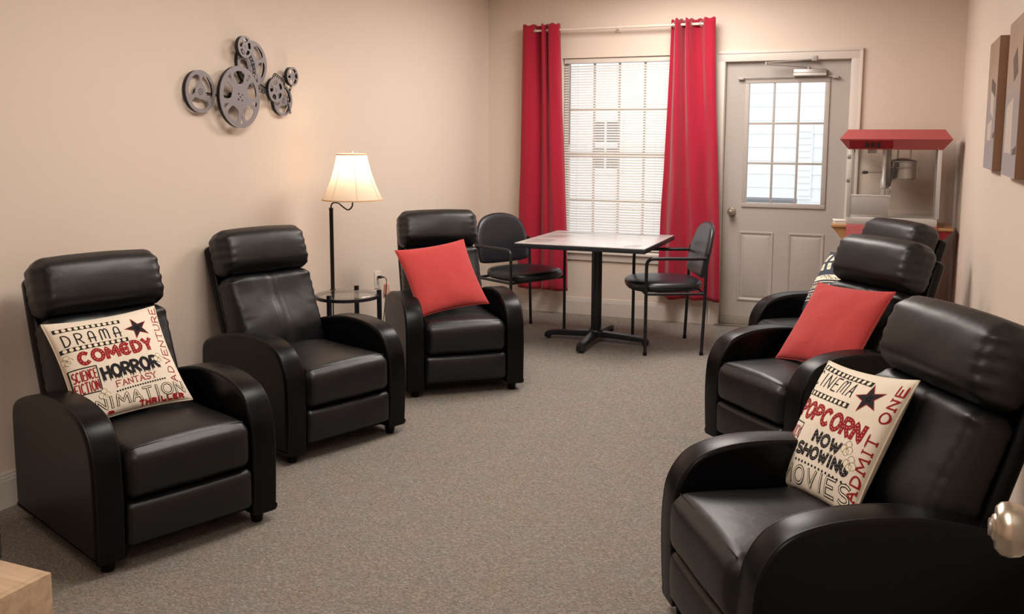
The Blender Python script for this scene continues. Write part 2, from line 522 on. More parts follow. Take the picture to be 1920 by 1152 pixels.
# jamb linings
box(bm, DX0, DX0 + 0.012, 0, 0.14, 0, DZ); box(bm, DX1 - 0.012, DX1, 0, 0.14, 0, DZ); box(bm, DX0, DX1, 0, 0.14, DZ - 0.012, DZ)
struct('trim_1', bm, M['trim'])
bm = B(); box(bm, DX0 - 0.02, DX1, -0.02, 0.14, 0, 0.012, 0.004); struct('trim_2', bm, mat('threshold_metal', rgb(150, 138, 124), 0.4, 0.5))
# slim white corner strip on the right wall
bm = B(); box(bm, W - 0.022, W, -0.055, -0.018, 0.14, 1.46, 0.006); struct('corner_strip', bm, mat('white_corner_strip', rgb(236, 234, 234), 0.3))
# sill and apron
bm = B()
box(bm, WX0 - 0.05, WX1 + 0.05, -0.035, 0.12, WZ0 - 0.012, WZ0 + 0.012, 0.004)
box(bm, WX0 - 0.04, WX1 + 0.04, -0.014, 0.0, WZ0 - 0.07, WZ0 - 0.012, 0.003)
struct('trim_4', bm, M['trim'])

# ------------------------------------------------------------------ window_1
win = bpy.data.objects.new('window_1', None); COL.objects.link(win); win.location = (0, 0, 0); win['kind'] = 'structure'
bm = B()
y0, y1 = 0.075, 0.125
fx0, fx1, fz0, fz1 = WX0, WX1, WZ0 + 0.012, WZ1
for a in ((fx0, fx0 + 0.035, fz0 + 0.04, fz1 - 0.04), (fx1 - 0.035, fx1, fz0 + 0.04, fz1 - 0.04), (fx0, fx1, fz0, fz0 + 0.04), (fx0, fx1, fz1 - 0.04, fz1)):
    box(bm, a[0], a[1], y0, y1, a[2], a[3], 0.003)
build('window_frame', bm, M['trim'], win)
bm = B(); zm = 1.338
box(bm, fx0 + 0.035, fx1 - 0.035, 0.08, 0.12, zm - 0.022, zm + 0.022, 0.003); build('meeting_rail', bm, M['trim'], win)
iw = (fx1 - fx0 - 0.07) / 4
for k in range(1, 4):
    for z0, z1 in ((fz0 + 0.04, zm - 0.022), (zm + 0.022, fz1 - 0.04)):
        bm = B(); x = fx0 + 0.035 + iw * k
        box(bm, x - 0.009, x + 0.009, 0.096, 0.110, z0, z1, 0.002); build('muntin', bm, M['trim'], win)
for z in (1.707, 0.95):
    bm = B(); box(bm, fx0 + 0.035, fx1 - 0.035, 0.0955, 0.1105, z - 0.009, z + 0.009, 0.002); build('muntin', bm, M['trim'], win)
for z0, z1 in ((fz0 + 0.04, zm - 0.022), (zm + 0.022, fz1 - 0.04)):
    bm = B(); box(bm, fx0 + 0.03, fx1 - 0.03, 0.101, 0.104, z0, z1); build('glass_pane', bm, M['glass'], win, smooth=0)

# blind
bl = empty('window_blind', (0, 0, 0), 0, 'white horizontal mini blind hanging in the window between the red curtains', 'blind')
bx0, bx1 = WX0 + 0.012, WX1 - 0.012
bm = B(); box(bm, bx0, bx1, 0.018, 0.05, WZ1 - 0.042, WZ1 - 0.004, 0.003); build('headrail', bm, M['trim'], bl)
bm = B()
NS, tilt, ww = 4, R(33), 0.025
prev = None
for j in range(NS + 1):
    t = j / NS - 0.5
    cam_ = 0.0022 * (1 - (2 * t) ** 2)
    y = t * ww * math.cos(tilt) - cam_ * math.sin(tilt)
    z = t * ww * math.sin(tilt) + cam_ * math.cos(tilt)
    cur = (bm.verts.new((bx0, y, z)), bm.verts.new((bx1, y, z)))
    if prev: bm.faces.new((prev[0], prev[1], cur[1], cur[0]))
    prev = cur
slat0 = build('slat', bm, M['slat'], bl, loc=(0, 0.034, 0.585), recalc=False)
zz = 0.585 + 0.0213
while zz < WZ1 - 0.05:
    again(slat0, bl, loc=(0, 0.034, zz)); zz += 0.0213
bm = B(); box(bm, bx0, bx1, 0.022, 0.046, 0.555, 0.570, 0.003); build('bottom_rail', bm, M['trim'], bl)
for x in (bx0 + 0.12, (bx0 + bx1) / 2, bx1 - 0.12):
    bm = B(); tube(bm, [(x, 0.0225, 0.565), (x, 0.0225, WZ1 - 0.04)], 0.0009, 5); build('ladder_cord', bm, M['trim'], bl)
bm = B(); tube(bm, [(bx0 + 0.055, 0.012, WZ1 - 0.045), (bx0 + 0.053, 0.010, 1.42)], 0.004, 6); build('tilt_wand', bm, mat('wand_plastic', rgb(140, 128, 122), 0.3), bl)

# ------------------------------------------------------------------ door_1
door = bpy.data.objects.new('door_1', None); COL.objects.link(door); door['kind'] = 'structure'
dx0, dx1, dy0, dy1, dz0, dz1 = 1.999, 2.900, 0.030, 0.074, 0.012, 2.052
lx0, lx1, lz0, lz1 = 2.178, 2.727, 0.981, 1.893
bm = B()
px = [(dx0, lx0), (lx1, dx1)]
box(bm, dx0, lx0 - 0.005, dy0, dy1, dz0, dz1); box(bm, lx1 + 0.005, dx1, dy0, dy1, dz0, dz1)
box(bm, lx0 - 0.005, lx1 + 0.005, dy0, dy1, dz0, lz0 - 0.005); box(bm, lx0 - 0.005, lx1 + 0.005, dy0, dy1, lz1 + 0.005, dz1)
build('door_slab', bm, M['door'], door, smooth=0)
def raised_panel(x0, x1, z0, z1):
    bm = B()
    # moulding ring plus a raised field
    t = 0.022
    outer = [(x0, z0), (x1, z0), (x1, z1), (x0, z1)]
    def ring(ins, y): return [bm.verts.new((x, y, z)) for x, z in ((x0 + ins, z0 + ins), (x1 - ins, z0 + ins), (x1 - ins, z1 - ins), (x0 + ins, z1 - ins))]
    rs = [ring(0, dy0 + 0.001), ring(0.004, dy0 - 0.007), ring(0.014, dy0 - 0.006), ring(0.026, dy0 + 0.0005), ring(0.055, dy0 - 0.007)]
    for A, C in zip(rs, rs[1:]):
        for i in range(4): bm.faces.new((A[i], A[(i + 1) % 4], C[(i + 1) % 4], C[i]))
    bm.faces.new(rs[-1])
    return build('raised_panel', bm, M['door'], door, smooth=20)
raised_panel(2.128, 2.395, 0.205, 0.755); raised_panel(2.500, 2.768, 0.205, 0.755)
bm = B()
for a in ((lx0 - 0.035, lx0, lz0, lz1), (lx1, lx1 + 0.035, lz0, lz1), (lx0 - 0.035, lx1 + 0.035, lz0 - 0.036, lz0), (lx0 - 0.035, lx1 + 0.035, lz1, lz1 + 0.036)):
    box(bm, a[0], a[1], dy0 - 0.012, dy0 + 0.02, a[2], a[3], 0.005)
build('lite_frame', bm, M['door'], door)
for k in (1, 2):
    x = lx0 + (lx1 - lx0) * k / 3; z = lz0 + (lz1 - lz0) * k / 3
    bm = B(); box(bm, x - 0.008, x + 0.008, dy0 - 0.006, dy0 + 0.014, lz0, lz1, 0.003); build('muntin', bm, M['door'], door)
    bm = B(); box(bm, lx0, lx1, dy0 - 0.0065, dy0 + 0.0145, z - 0.008, z + 0.008, 0.003); build('muntin', bm, M['door'], door)
for i in range(3):
    for j in range(3):
        w3, h3 = (lx1 - lx0) / 3, (lz1 - lz0) / 3
        bm = B(); box(bm, lx0 + i * w3 + 0.001, lx0 + (i + 1) * w3 - 0.001, dy0 + 0.003, dy0 + 0.006, lz0 + j * h3 + 0.001, lz0 + (j + 1) * h3 - 0.001)
        build('glass_pane', bm, M['glass'], door, smooth=0)
bm = B(); box(bm, dx0 + 0.003, dx1 - 0.003, dy0 - 0.008, dy0 + 0.002, 0.014, 0.088, 0.002); build('door_sweep', bm, M['sweep'], door)
def knob(parent, x, y, z, axis='y', s=-1, sc_=1.0, name='door_knob'):
    bm = B()
    prof = [(0, 0.068), (0.010, 0.0675), (0.013, 0.066), (0.0145, 0.0635), (0.022, 0.063), (0.027, 0.058), (0.0285, 0.050), (0.026, 0.040), (0.018, 0.030), (0.0125, 0.022), (0.012, 0.012), (0.030, 0.010), (0.0335, 0.005), (0.034, 0.0)]
    prof = [(r * sc_, h * sc_ * s) for r, h in prof]
    lathe(bm, prof, 28, (x, y, z), axis)
    k = build(name, bm, M['nickel'], parent)
    bm = B(); lathe(bm, [(0, 0.0695 * sc_ * s), (0.009 * sc_, 0.0695 * sc_ * s), (0.0092 * sc_, 0.066 * sc_ * s)], 20, (x, y, z), axis)
    build('key_cylinder', bm, M['steel'], k)
    return k
knob(door, 2.070, dy0, 0.906)
# closer
bm = B(); box(bm, 2.50, 2.735, dy0 - 0.055, dy0, 1.937, 1.990, 0.008); cl = build('door_closer', bm, M['steel'], door)
bm = B(); box(bm, 2.50, 2.735, dy0 - 0.0565, dy0 - 0.054, 1.940, 1.958, 0.001); build('closer_cover', bm, M['alu'], cl)
bm = B()
tube(bm, [(2.605, dy0 - 0.03, 1.99), (2.605, dy0 - 0.03, 2.008)], 0.012, 12)
tube(bm, [(2.605, dy0 - 0.03, 2.006), (2.31, dy0 - 0.13, 2.028)], 0.007, 8)
tube(bm, [(2.31, dy0 - 0.13, 2.036), (2.645, dy0 - 0.042, 2.060)], 0.006, 8)
tube(bm, [(2.31, dy0 - 0.13, 2.020), (2.31, dy0 - 0.13, 2.044)], 0.010, 10)
box(bm, 2.625, 2.665, -0.03, -0.012, 2.048, 2.085, 0.002)
build('closer_arm', bm, M['grey_plastic'], door)
# little curtain rod across the lite
bm = B(); tube(bm, [(2.105, dy0 - 0.028, 1.934), (2.815, dy0 - 0.028, 1.934)], 0.005, 8); lr = build('lite_rod', bm, M['grey_plastic'], door)
for x in (2.112, 2.800):
    bm = B(); box(bm, x - 0.022, x + 0.022, dy0 - 0.034, dy0, 1.920, 1.938, 0.003); build('rod_bracket', bm, M['grey_plastic'], lr)

# ------------------------------------------------------------------ outside
bm = B(); box(bm, -14, 14, 0.15, 14, -0.25, -0.1); struct('ground', bm, M['concrete'])
nb = empty('neighbour_building', (0, 5.6, -0.1), 0, 'white sided house seen through the window and door glass', 'building')
bm = B()
for k in range(26):
    z = k * 0.18
    extrude_poly(bm, [(-10, 0.0, z), (-10, -0.018, z), (-10, -0.008, z + 0.18), (-10, 0.0, z + 0.18)], (20, 0, 0))
box(bm, -10, 10, 0.0, 0.2, 0, 4.7)
build('siding', bm, M['siding'], nb, smooth=0)
def nwin(x0, x1, z0, z1):
    bm = B()
    for a in ((x0 - 0.07, x0, z0 - 0.07, z1 + 0.07), (x1, x1 + 0.07, z0 - 0.07, z1 + 0.07), (x0, x1, z0 - 0.07, z0), (x0, x1, z1, z1 + 0.07)):
        box(bm, a[0], a[1], -0.06, 0.0, a[2], a[3], 0.004)
    w = build('window', bm, M['siding'], nb)
    bm = B(); box(bm, x0, x1, -0.036, -0.012, z0, z1); build('pane', bm, M['shutter'], w)
    bm = B(); xm = (x0 + x1) / 2; zm = (z0 + z1) / 2
    box(bm, xm - 0.015, xm + 0.015, -0.045, -0.036, z0, z1); box(bm, x0, x1, -0.046, -0.036, zm - 0.03, zm + 0.03)
    build('glazing_bar', bm, M['siding'], w)
nwin(-0.83, -0.46, 1.12, 1.80)
for x in (2.0, 2.33):
    bm = B()
    box(bm, x, x + 0.2, -0.03, -0.026, 0.75, 1.75)
    for k in range(11): box(bm, x + 0.02, x + 0.18, -0.045, -0.03, 0.80 + k * 0.085, 0.84 + k * 0.085)
    build('shutter', bm, M['siding'], nb, smooth=0)
bm = B(); box(bm, -10, 10, -0.30, 0.2, 3.0, 3.12); build('eave', bm, M['siding'], nb, smooth=0)
be = empty('garden_table', (1.84, 4.2, -0.1), 0, 'grey table outside, seen through the lower door panes', 'table')
bm = B(); box(bm, -0.30, 0.30, -0.2, 0.2, 0.78, 0.84, 0.01); build('tabletop', bm, M['bench'], be)
for x in (-0.24, 0.24):
    bm = B(); box(bm, x - 0.03, x + 0.03, -0.18, 0.18, 0, 0.78, 0.01); build('leg', bm, M['bench'], be)

# ------------------------------------------------------------------ ceiling fixtures (out of frame, they light the room; the entry one is an added fill)
for i, (x, y, w) in enumerate(((1.75, -4.1, 'over the recliners'), (1.75, -1.4, 'near the window end'), (2.75, -6.9, 'added as fill by the entry'))):
    t = empty('ceiling_light', (x, y, CEIL), 0, 'long flush ceiling light fitting ' + w, 'lamp', None)
    bm = B(); box(bm, -0.44, 0.44, -0.84, 0.84, -0.05, 0.0, 0.008); build('housing', bm, M['ceiling'], t)
    bm = B(); box(bm, -0.41, 0.41, -0.81, 0.81, -0.085, -0.05, 0.012); build('diffuser', bm, M['diffuser'], t)

# ------------------------------------------------------------------ curtains
def curtain(name, top, bot, zt, zb, label, grom):
    """top/bot: matching lists of (x, y offset from rod) columns"""
    t0 = empty(name, ((top[0][0] + top[-1][0]) / 2, 0, zb), 0, label, 'curtain', 'red curtains on the rod')
    ox = t0.location.x
    T = catmull([(x, y, 0) for x, y in top], 8); Bt = catmull([(x, y, 0) for x, y in bot], 8)
    n = len(T)
    rows = 60
    bm = B()
    g = []
    for r in range(rows + 1):
        f = r / rows
        s = f * f * (3 - 2 * f)
        s = 0.35 * f + 0.65 * s
        z = zt + (zb - zt) * f
        row = []
        for i in range(n):
            p = T[i].lerp(Bt[i], s)
            a = i / n
            yy = T[i].y + (Bt[i].y - T[i].y) * min(1, f * 1.9) ** 0.8
            x = p.x + 0.006 * noise.noise(Vector((a * 6, f * 5, 3.1))) * f
            y = yy * (1 - 0.15 * math.sin(PI * f)) + 0.010 * noise.noise(Vector((a * 9, f * 6, 7.7)))
            dz = 0.0
            if r == 0: dz = 0.006 * math.sin(i * 0.5)
            if f > 0.97: dz = 0.012 * noise.noise(Vector((a * 5, 1.3, 0)))
            row.append(bm.verts.new((x - ox, -0.09 + y, z + dz - zb)))
        g.append(row)
    for r in range(rows):
        for i in range(n - 1):
            bm.faces.new((g[r][i], g[r][i + 1], g[r + 1][i + 1], g[r + 1][i]))
    o = build('cloth', bm, M['curtain'], t0, smooth=80, recalc=False)
    md = o.modifiers.new('thickness', 'SOLIDIFY'); md.thickness = 0.002
    bm = B()
    for gx in grom[:1]:
        lathe(bm, [(0.019 + 0.005 * math.cos(a), 0.005 * math.sin(a)) for a in [2 * PI * k / 8 for k in range(8)]], 20, (0, 0, 0), 'x', close=True)
    g0 = build('grommet', bm, M['grommet'], t0, loc=(grom[0][0] - ox, -0.09, 2.343 - zb), rot=(0, 0, grom[0][1]))
    for gx in grom[1:]:
        again(g0, t0, loc=(gx[0] - ox, -0.09, 2.343 - zb), rot=(0, 0, gx[1]))
    return t0
curtain('curtain',
        [(.358, -.022), (.40, -.032), (.445, -.002), (.485, .045), (.512, .01), (.530, -.045), (.548, -.02), (.560, .04), (.574, .0), (.59, -.045), (.63, -.05), (.662, -.03), (.668, .02)],
        [(.322, -.03), (.37, -.045), (.42, -.04), (.47, .01), (.505, .035), (.535, -.01), (.565, -.045), (.595, -.01), (.63, -.03), (.66, -.055), (.695, -.05), (.73, -.02), (.748, .03)],
        2.390, 0.205, 'red eyelet curtain left of the window, behind the armchair in the corner', [(.448, .75), (.545, 2.2), (.575, .9)])
curtain('curtain',
        [(1.577, .03), (1.600, .035), (1.612, .0), (1.626, -.045), (1.645, -.042), (1.660, .0), (1.676, .05), (1.692, .02), (1.706, -.045), (1.726, -.03), (1.744, .012), (1.780, .045), (1.822, .004), (1.852, -.036), (1.898, -.034), (1.926, -.012)],
        [(1.512, .03), (1.540, .045), (1.570, .03), (1.600, -.02), (1.632, -.05), (1.665, -.045), (1.700, .0), (1.735, .025), (1.770, .005), (1.805, -.03), (1.840, -.03), (1.875, -.005), (1.91, .02), (1.945, .0), (1.985, -.04), (2.020, -.03)],
        2.384, 0.205, 'red eyelet curtain between the window and the white door', [(1.612, 2.2), (1.732, .8), (1.822, 2.3)])
rd = empty('curtain_rod', (1.14, -0.09, 2.343), 0, 'thin white curtain rod above the window carrying both red curtains', 'curtain rod')
bm = B(); tube(bm, [(-0.698, 0, 0), (0.690, 0, 0)], 0.0105, 12); build('rod', bm, M['rod'], rd)
for x in (-0.698, 0.690):
    bm = B(); s = 1 if x > 0 else -1
    lathe(bm, [(0.0105, 0), (0.013, 0.002 * s), (0.014, 0.010 * s), (0.009, 0.016 * s), (0, 0.017 * s)], 16, (x, 0, 0), 'x'); build('end_cap', bm, M['rod'], rd)
for x in (0.0, -0.60, 0.60):
    bm = B()
    box(bm, x - 0.012, x + 0.012, 0.075, 0.09, -0.03, 0.03, 0.003); tube(bm, [(x, 0.08, -0.005), (x, 0.02, -0.008), (x, 0.0, -0.016)], 0.005, 8)
    build('bracket', bm, M['rod'], rd)

# ------------------------------------------------------------------ recliners
def nz(x, y, z, s=1.0):
    return noise.noise(Vector((x * s, y * s, z * s)))
LEAN = R(20)
BU = Vector((0, math.sin(LEAN), math.cos(LEAN)))      # up the back
BN = Vector((0, math.cos(LEAN), -math.sin(LEAN)))     # towards the rear
BO = Vector((0, 0.13, 0.43))
def make_recliner(label):
    t = empty('recliner', (0, 0, 0), 0, label, 'armchair', 'black leather recliners')
    arm = [(-.392, .045), (-.398, .14), (-.402, .25), (-.400, .345), (-.388, .430), (-.350, .497), (-.295, .536), (-.210, .558), (-.110, .565), (.0, .561), (.10, .546), (.19, .524), (.27, .497), (.318, .474), (.340, .442), (.346, .38), (.348, .26), (.348, .14), (.348, .045)]
    prof = catmull([(y, z, 0) for y, z in arm], 4) 
    prof = [(p.x, p.y) for p in prof]
    for s in (-1, 1):
        bm = B()
        x0, x1 = (s * .350, s * .243) if s < 0 else (.243, .350)
        P, N = extrude_profile(bm, prof, x0, x1, 0.014, 4)
        a = build('arm', bm, M['leather'], t, smooth=60)
        # top band seam lines
        for x in (x0 + .010, x1 - .010):
            bm = B()
            path = [(x, P[i].x + N[i].x * -.0025, P[i].y + N[i].y * -.0025) for i in range(len(P))]
            path = [p for p in path if p[2] > .06 and p[1] < .33]
            path.sort(key=lambda p: 0)
            # order from the front foot over the top to the back
            k = max(range(len(path)), key=lambda i: (Vector(path[i]) - Vector(path[i - 1])).length)
            path = path[k:] + path[:k]
            tube(bm, path, 0.0032, 6)
            build('piping', bm, M['piping'], a)
    # seat cushion
    bm = B()
    def seat(uvw, p, n):
        crown = (1 - uvw.x ** 2) * (1 - min(1, abs(uvw.y)) ** 4)
        if p.z > 0: p.z += 0.020 * crown + 0.010 * (1 - uvw.x ** 4) * max(0, -uvw.y)
        if uvw.y < -0.6:
            p.y -= 0.016 * (1 - (uvw.z) ** 2) * (1 - uvw.x ** 6)
        p.z += 0.003 * nz(p.x, p.y, p.z, 9)
        p.y += 0.002 * nz(p.x, p.z, p.y + 5, 8)
        return p + Vector((0, -.085, .333))
    rbox(bm, .2425, .325, .092, .045, (20, 20, 12), seat)
    sc_ = build('seat_cushion', bm, M['leather_soft'], t, smooth=70)
    bm = B()
    tube(bm, [(x, -.388, .4255 + 0.004 * (1 - (x / .235) ** 2)) for x in [(-.215 + .043 * k) for k in range(11)]], 0.0022, 5)
    build('seam', bm, M['piping'], sc_)
    # foot rest
    bm = B()
    def foot(uvw, p, n):
        if uvw.y < 0: p.y -= 0.014 * (1 - uvw.z ** 2) * (1 - uvw.x ** 6) + .002 * nz(p.x, p.z, 2, 9)
        return p + Vector((0, -.375, .162))
    rbox(bm, .2415, .032, .078, .022, (18, 8, 12), foot)
    build('footrest', bm, M['leather_soft'], t, smooth=70)
    # dark carcass under the seat
    bm = B(); box(bm, -.244, .244, -.345, .345, .055, .245, .01); build('base', bm, M['foot'], t)
    # back rest
    def bp(x, d, h): return BO + Vector((x, 0, 0)) + BN * d + BU * h
    bm = B()
    def lower(uvw, p, n):
        x, d, h = p.x, p.y, p.z
        hh = uvw.z
        if uvw.y < 0.2:
            wgt = min(1, (0.2 - uvw.y))
            d -= wgt * (0.034 * math.exp(-((hh + .35) / .55) ** 2) * (1 - uvw.x ** 4))
            d += wgt * 0.013 * math.exp(-(x / .012) ** 2)
            d += wgt * 0.006 * nz(x, h, 1.7, 10)
            e = max(0, (abs(uvw.x) - .62) / .38)
            d += wgt * e * 0.005 * math.sin(h * 130 + 3 * nz(x, h, 9, 8))
        x += 0.003 * nz(h, d, x, 9) + 0.002 * math.sin(h * 120) * max(0, abs(uvw.x) - .85) / .15 * (1 if x > 0 else -1)
        return bp(x, d + .052, h + .175)
    rbox(bm, .250, .072, .215, .048, (34, 10, 30), lower)
    build('back_cushion', bm, M['leather_soft'], t, smooth=75)
    bm = B()
    def head(uvw, p, n):
        x, d, h = p.x, p.y, p.z
        if uvw.y < 0.2:
            wgt = min(1, (0.2 - uvw.y))
            d -= wgt * 0.026 * (1 - uvw.z ** 2) * (1 - uvw.x ** 6)
            e = max(0, (abs(uvw.x) - .72) / .28)
            d += wgt * e * 0.006 * math.sin(h * 150 + 4 * nz(x, h, 3, 8))
            d += wgt * 0.005 * nz(x, h, 4.4, 8)
        if uvw.z > 0: h += 0.010 * (1 - uvw.x ** 2) * uvw.z
        x += 0.0022 * math.sin(h * 150 + 2) * max(0, abs(uvw.x) - .88) / .12 * (1 if x > 0 else -1)
        return bp(x, d + .045, h + .507)
    rbox(bm, .258, .082, .118, .062, (34, 14, 20), head)
    hd = build('headrest', bm, M['leather_soft'], t, smooth=75)
    bm = B()
    def frame(uvw, p, n):
        x, d, h = p.x, p.y, p.z
        if uvw.z > .3: x *= 1 - 0.03 * (uvw.z - .3)
        return bp(x, d + .150, h + .235)
    rbox(bm, .249, .030, .345, .025, (10, 8, 14), frame)
    build('back_frame', bm, M['leather'], t, smooth=70)
    bm = B(); lathe(bm, [(.020, 0), (.022, .004), (.028, .05), (.028, .056)], 16)
    f0 = build('foot', bm, M['foot'], t, loc=(-.29, -.34, 0))
    for x, y in ((.29, -.34), (-.29, .30), (.29, .30)): again(f0, t, loc=(x, y, 0))
    return t
REC = [((0.595, -4.659), 1.204, 'black leather recliner by the left wall holding the drama and comedy print pillow'),
       ((0.530, -3.521), 1.217, 'black leather recliner with no pillow between the print pillow recliner and the floor lamp'),
       ((0.762, -2.296), 0.693, 'black leather recliner beside the floor lamp holding a red pillow'),
       ((3.146, -4.634), -1.016, 'nearest black leather recliner on the right holding the popcorn print pillow'),
       ((2.968, -2.851), -0.788, 'black leather recliner on the right holding a red pillow'),
       ((3.000, -1.785), -0.932, 'black leather recliner in front of the popcorn machine holding a dark clapperboard pillow')]
rec0 = make_recliner(REC[0][2])
recs = []
for i, (xy, rz, lab) in enumerate(REC):
    o = rec0 if i == 0 else copy_tree(rec0)
    o.location = (xy[0], xy[1], 0); o.rotation_euler = (0, 0, rz); o['label'] = lab
    recs.append(o)

# ------------------------------------------------------------------ pillows
def pillow_surface(size, seed, T=0.057):
    def S(u, v, side=1):
        k = 0.055
        x = size / 2 * u * (1 - k * (1 - v * v) + 0.02 * abs(u * v) ** 3)
        y = size / 2 * v * (1 - k * (1 - u * u) + 0.02 * abs(u * v) ** 3)
        e = max(0, (1 - u * u)) * max(0, (1 - v * v))
        t = T * e ** 0.42
        w = 0.007 * nz(u * 1.6 + seed, v * 1.6, 0.5 * seed) * min(1, e * 4)
        # soft creases running in from the corners
        w += 0.0035 * math.sin(9 * (u - v) + seed) * (u * v) ** 2 * min(1, e * 6)
        return Vector((x, y, side * (t + w)))
    return S
def make_pillow(name, size, m, seed, label, group=None, n=34):
    S = pillow_surface(size, seed)
    bm = B()
    U = [math.sin(PI / 2 * (-1 + 2 * k / n)) * 0.55 + (-1 + 2 * k / n) * 0.45 for k in range(n + 1)]
    g = {}
    for side in (1, -1):
        for i in range(n + 1):
            for j in range(n + 1):
                if i in (0, n) or j in (0, n):
                    if (0, i, j) not in g: g[(0, i, j)] = bm.verts.new(S(U[i], U[j], 1) * 1.0)
                    g[(side, i, j)] = g[(0, i, j)]
                else:
                    g[(side, i, j)] = bm.verts.new(S(U[i], U[j], side))
        for i in range(n):
            for j in range(n):
                q = [g[(side, i, j)], g[(side, i + 1, j)], g[(side, i + 1, j + 1)], g[(side, i, j + 1)]]
                bm.faces.new(q if side > 0 else q[::-1])
    o = build(name, bm, m, None, smooth=180)
    tagset(o, label, 'pillow', group)
    # edge seam
    bm = B()
    path = []
    for k in range(40): path.append(S(-1 + k / 20, -1))
    for k in range(40): path.append(S(1, -1 + k / 20))
    for k in range(40): path.append(S(1 - k / 20, 1))
    for k in range(40): path.append(S(-1, 1 - k / 20))
    tube(bm, path, 0.0026, 6, closed=True)
    build('edge_seam', bm, m, o)
    return o, S
# stroke letters in a unit cell
def arc(cx, cy, rx, ry, a0, a1, n=14):
    return [(cx + rx * math.cos(R(a0 + (a1 - a0) * k / n)), cy + ry * math.sin(R(a0 + (a1 - a0) * k / n))) for k in range(n + 1)]
GL = {
 'A': [[(0, 0), (.5, 1), (1, 0)], [(.2, .36), (.8, .36)]],
 'a': [[(.08, 0), (.08, .65)] + arc(.5, .65, .42, .35, 180, 0) + [(.92, 0)], [(-.1, .36), (1.1, .36)]],
 'C': [arc(.5, .5, .5, .5, 48, 312)],
 'D': [[(0, 0), (0, 1)] + arc(.2, .5, .8, .5, 90, -90) + [(0, 0)]],
 'E': [[(1, 1), (0, 1), (0, 0), (1, 0)], [(0, .52), (.8, .52)]],
 'e': [arc(.5, .5, .5, .5, 45, 315), [(0, .5), (.8, .5)]],
 'F': [[(1, 1), (0, 1), (0, 0)], [(0, .52), (.8, .52)]],
 'G': [arc(.5, .5, .5, .5, 48, 350) + [(.98, .45), (.55, .45)]],
 'H': [[(0, 0), (0, 1)], [(1, 0), (1, 1)], [(0, .5), (1, .5)]],
 'I': [[(.5, 0), (.5, 1)]],
 'K': [[(0, 0), (0, 1)], [(1, 1), (0, .42)], [(.3, .58), (1, 0)]],
 'L': [[(0, 1), (0, 0), (1, 0)]],
 'M': [[(0, 0), (.08, 1), (.5, .25), (.92, 1), (1, 0)]],
 'm': [[(0, 0), (0, .7)] + arc(.25, .7, .25, .3, 180, 0, 8) + [(.5, .1)], [(.5, .7)] + arc(.75, .7, .25, .3, 180, 0, 8) + [(1, 0)]],
 'N': [[(0, 0), (0, 1), (1, 0), (1, 1)]],
 'O': [arc(.5, .5, .5, .5, 90, 450, 24)],
 'P': [[(0, 0), (0, 1)] + arc(.4, .73, .6, .27, 90, -90) + [(0, .46)]],
 'R': [[(0, 0), (0, 1)] + arc(.4, .73, .6, .27, 90, -90) + [(0, .46)], [(.4, .46), (1, 0)]],
 'S': [arc(.5, .74, .48, .26, 40, 270, 10) + arc(.5, .24, .5, .24, 90, -140, 10)],
 'T': [[(0, 1), (1, 1)], [(.5, 1), (.5, 0)]],
 'U': [[(0, 1), (0, .35)] + arc(.5, .35, .5, .35, 180, 360) + [(1, 1)]],
 'V': [[(0, 1), (.5, 0), (1, 1)]],
 'W': [[(0, 1), (.25, 0), (.5, .8), (.75, 0), (1, 1)]],
 'X': [[(0, 0), (1, 1)], [(0, 1), (1, 0)]],
 'Y': [[(0, 1), (.5, .5), (1, 1)], [(.5, .5), (.5, 0)]],
}
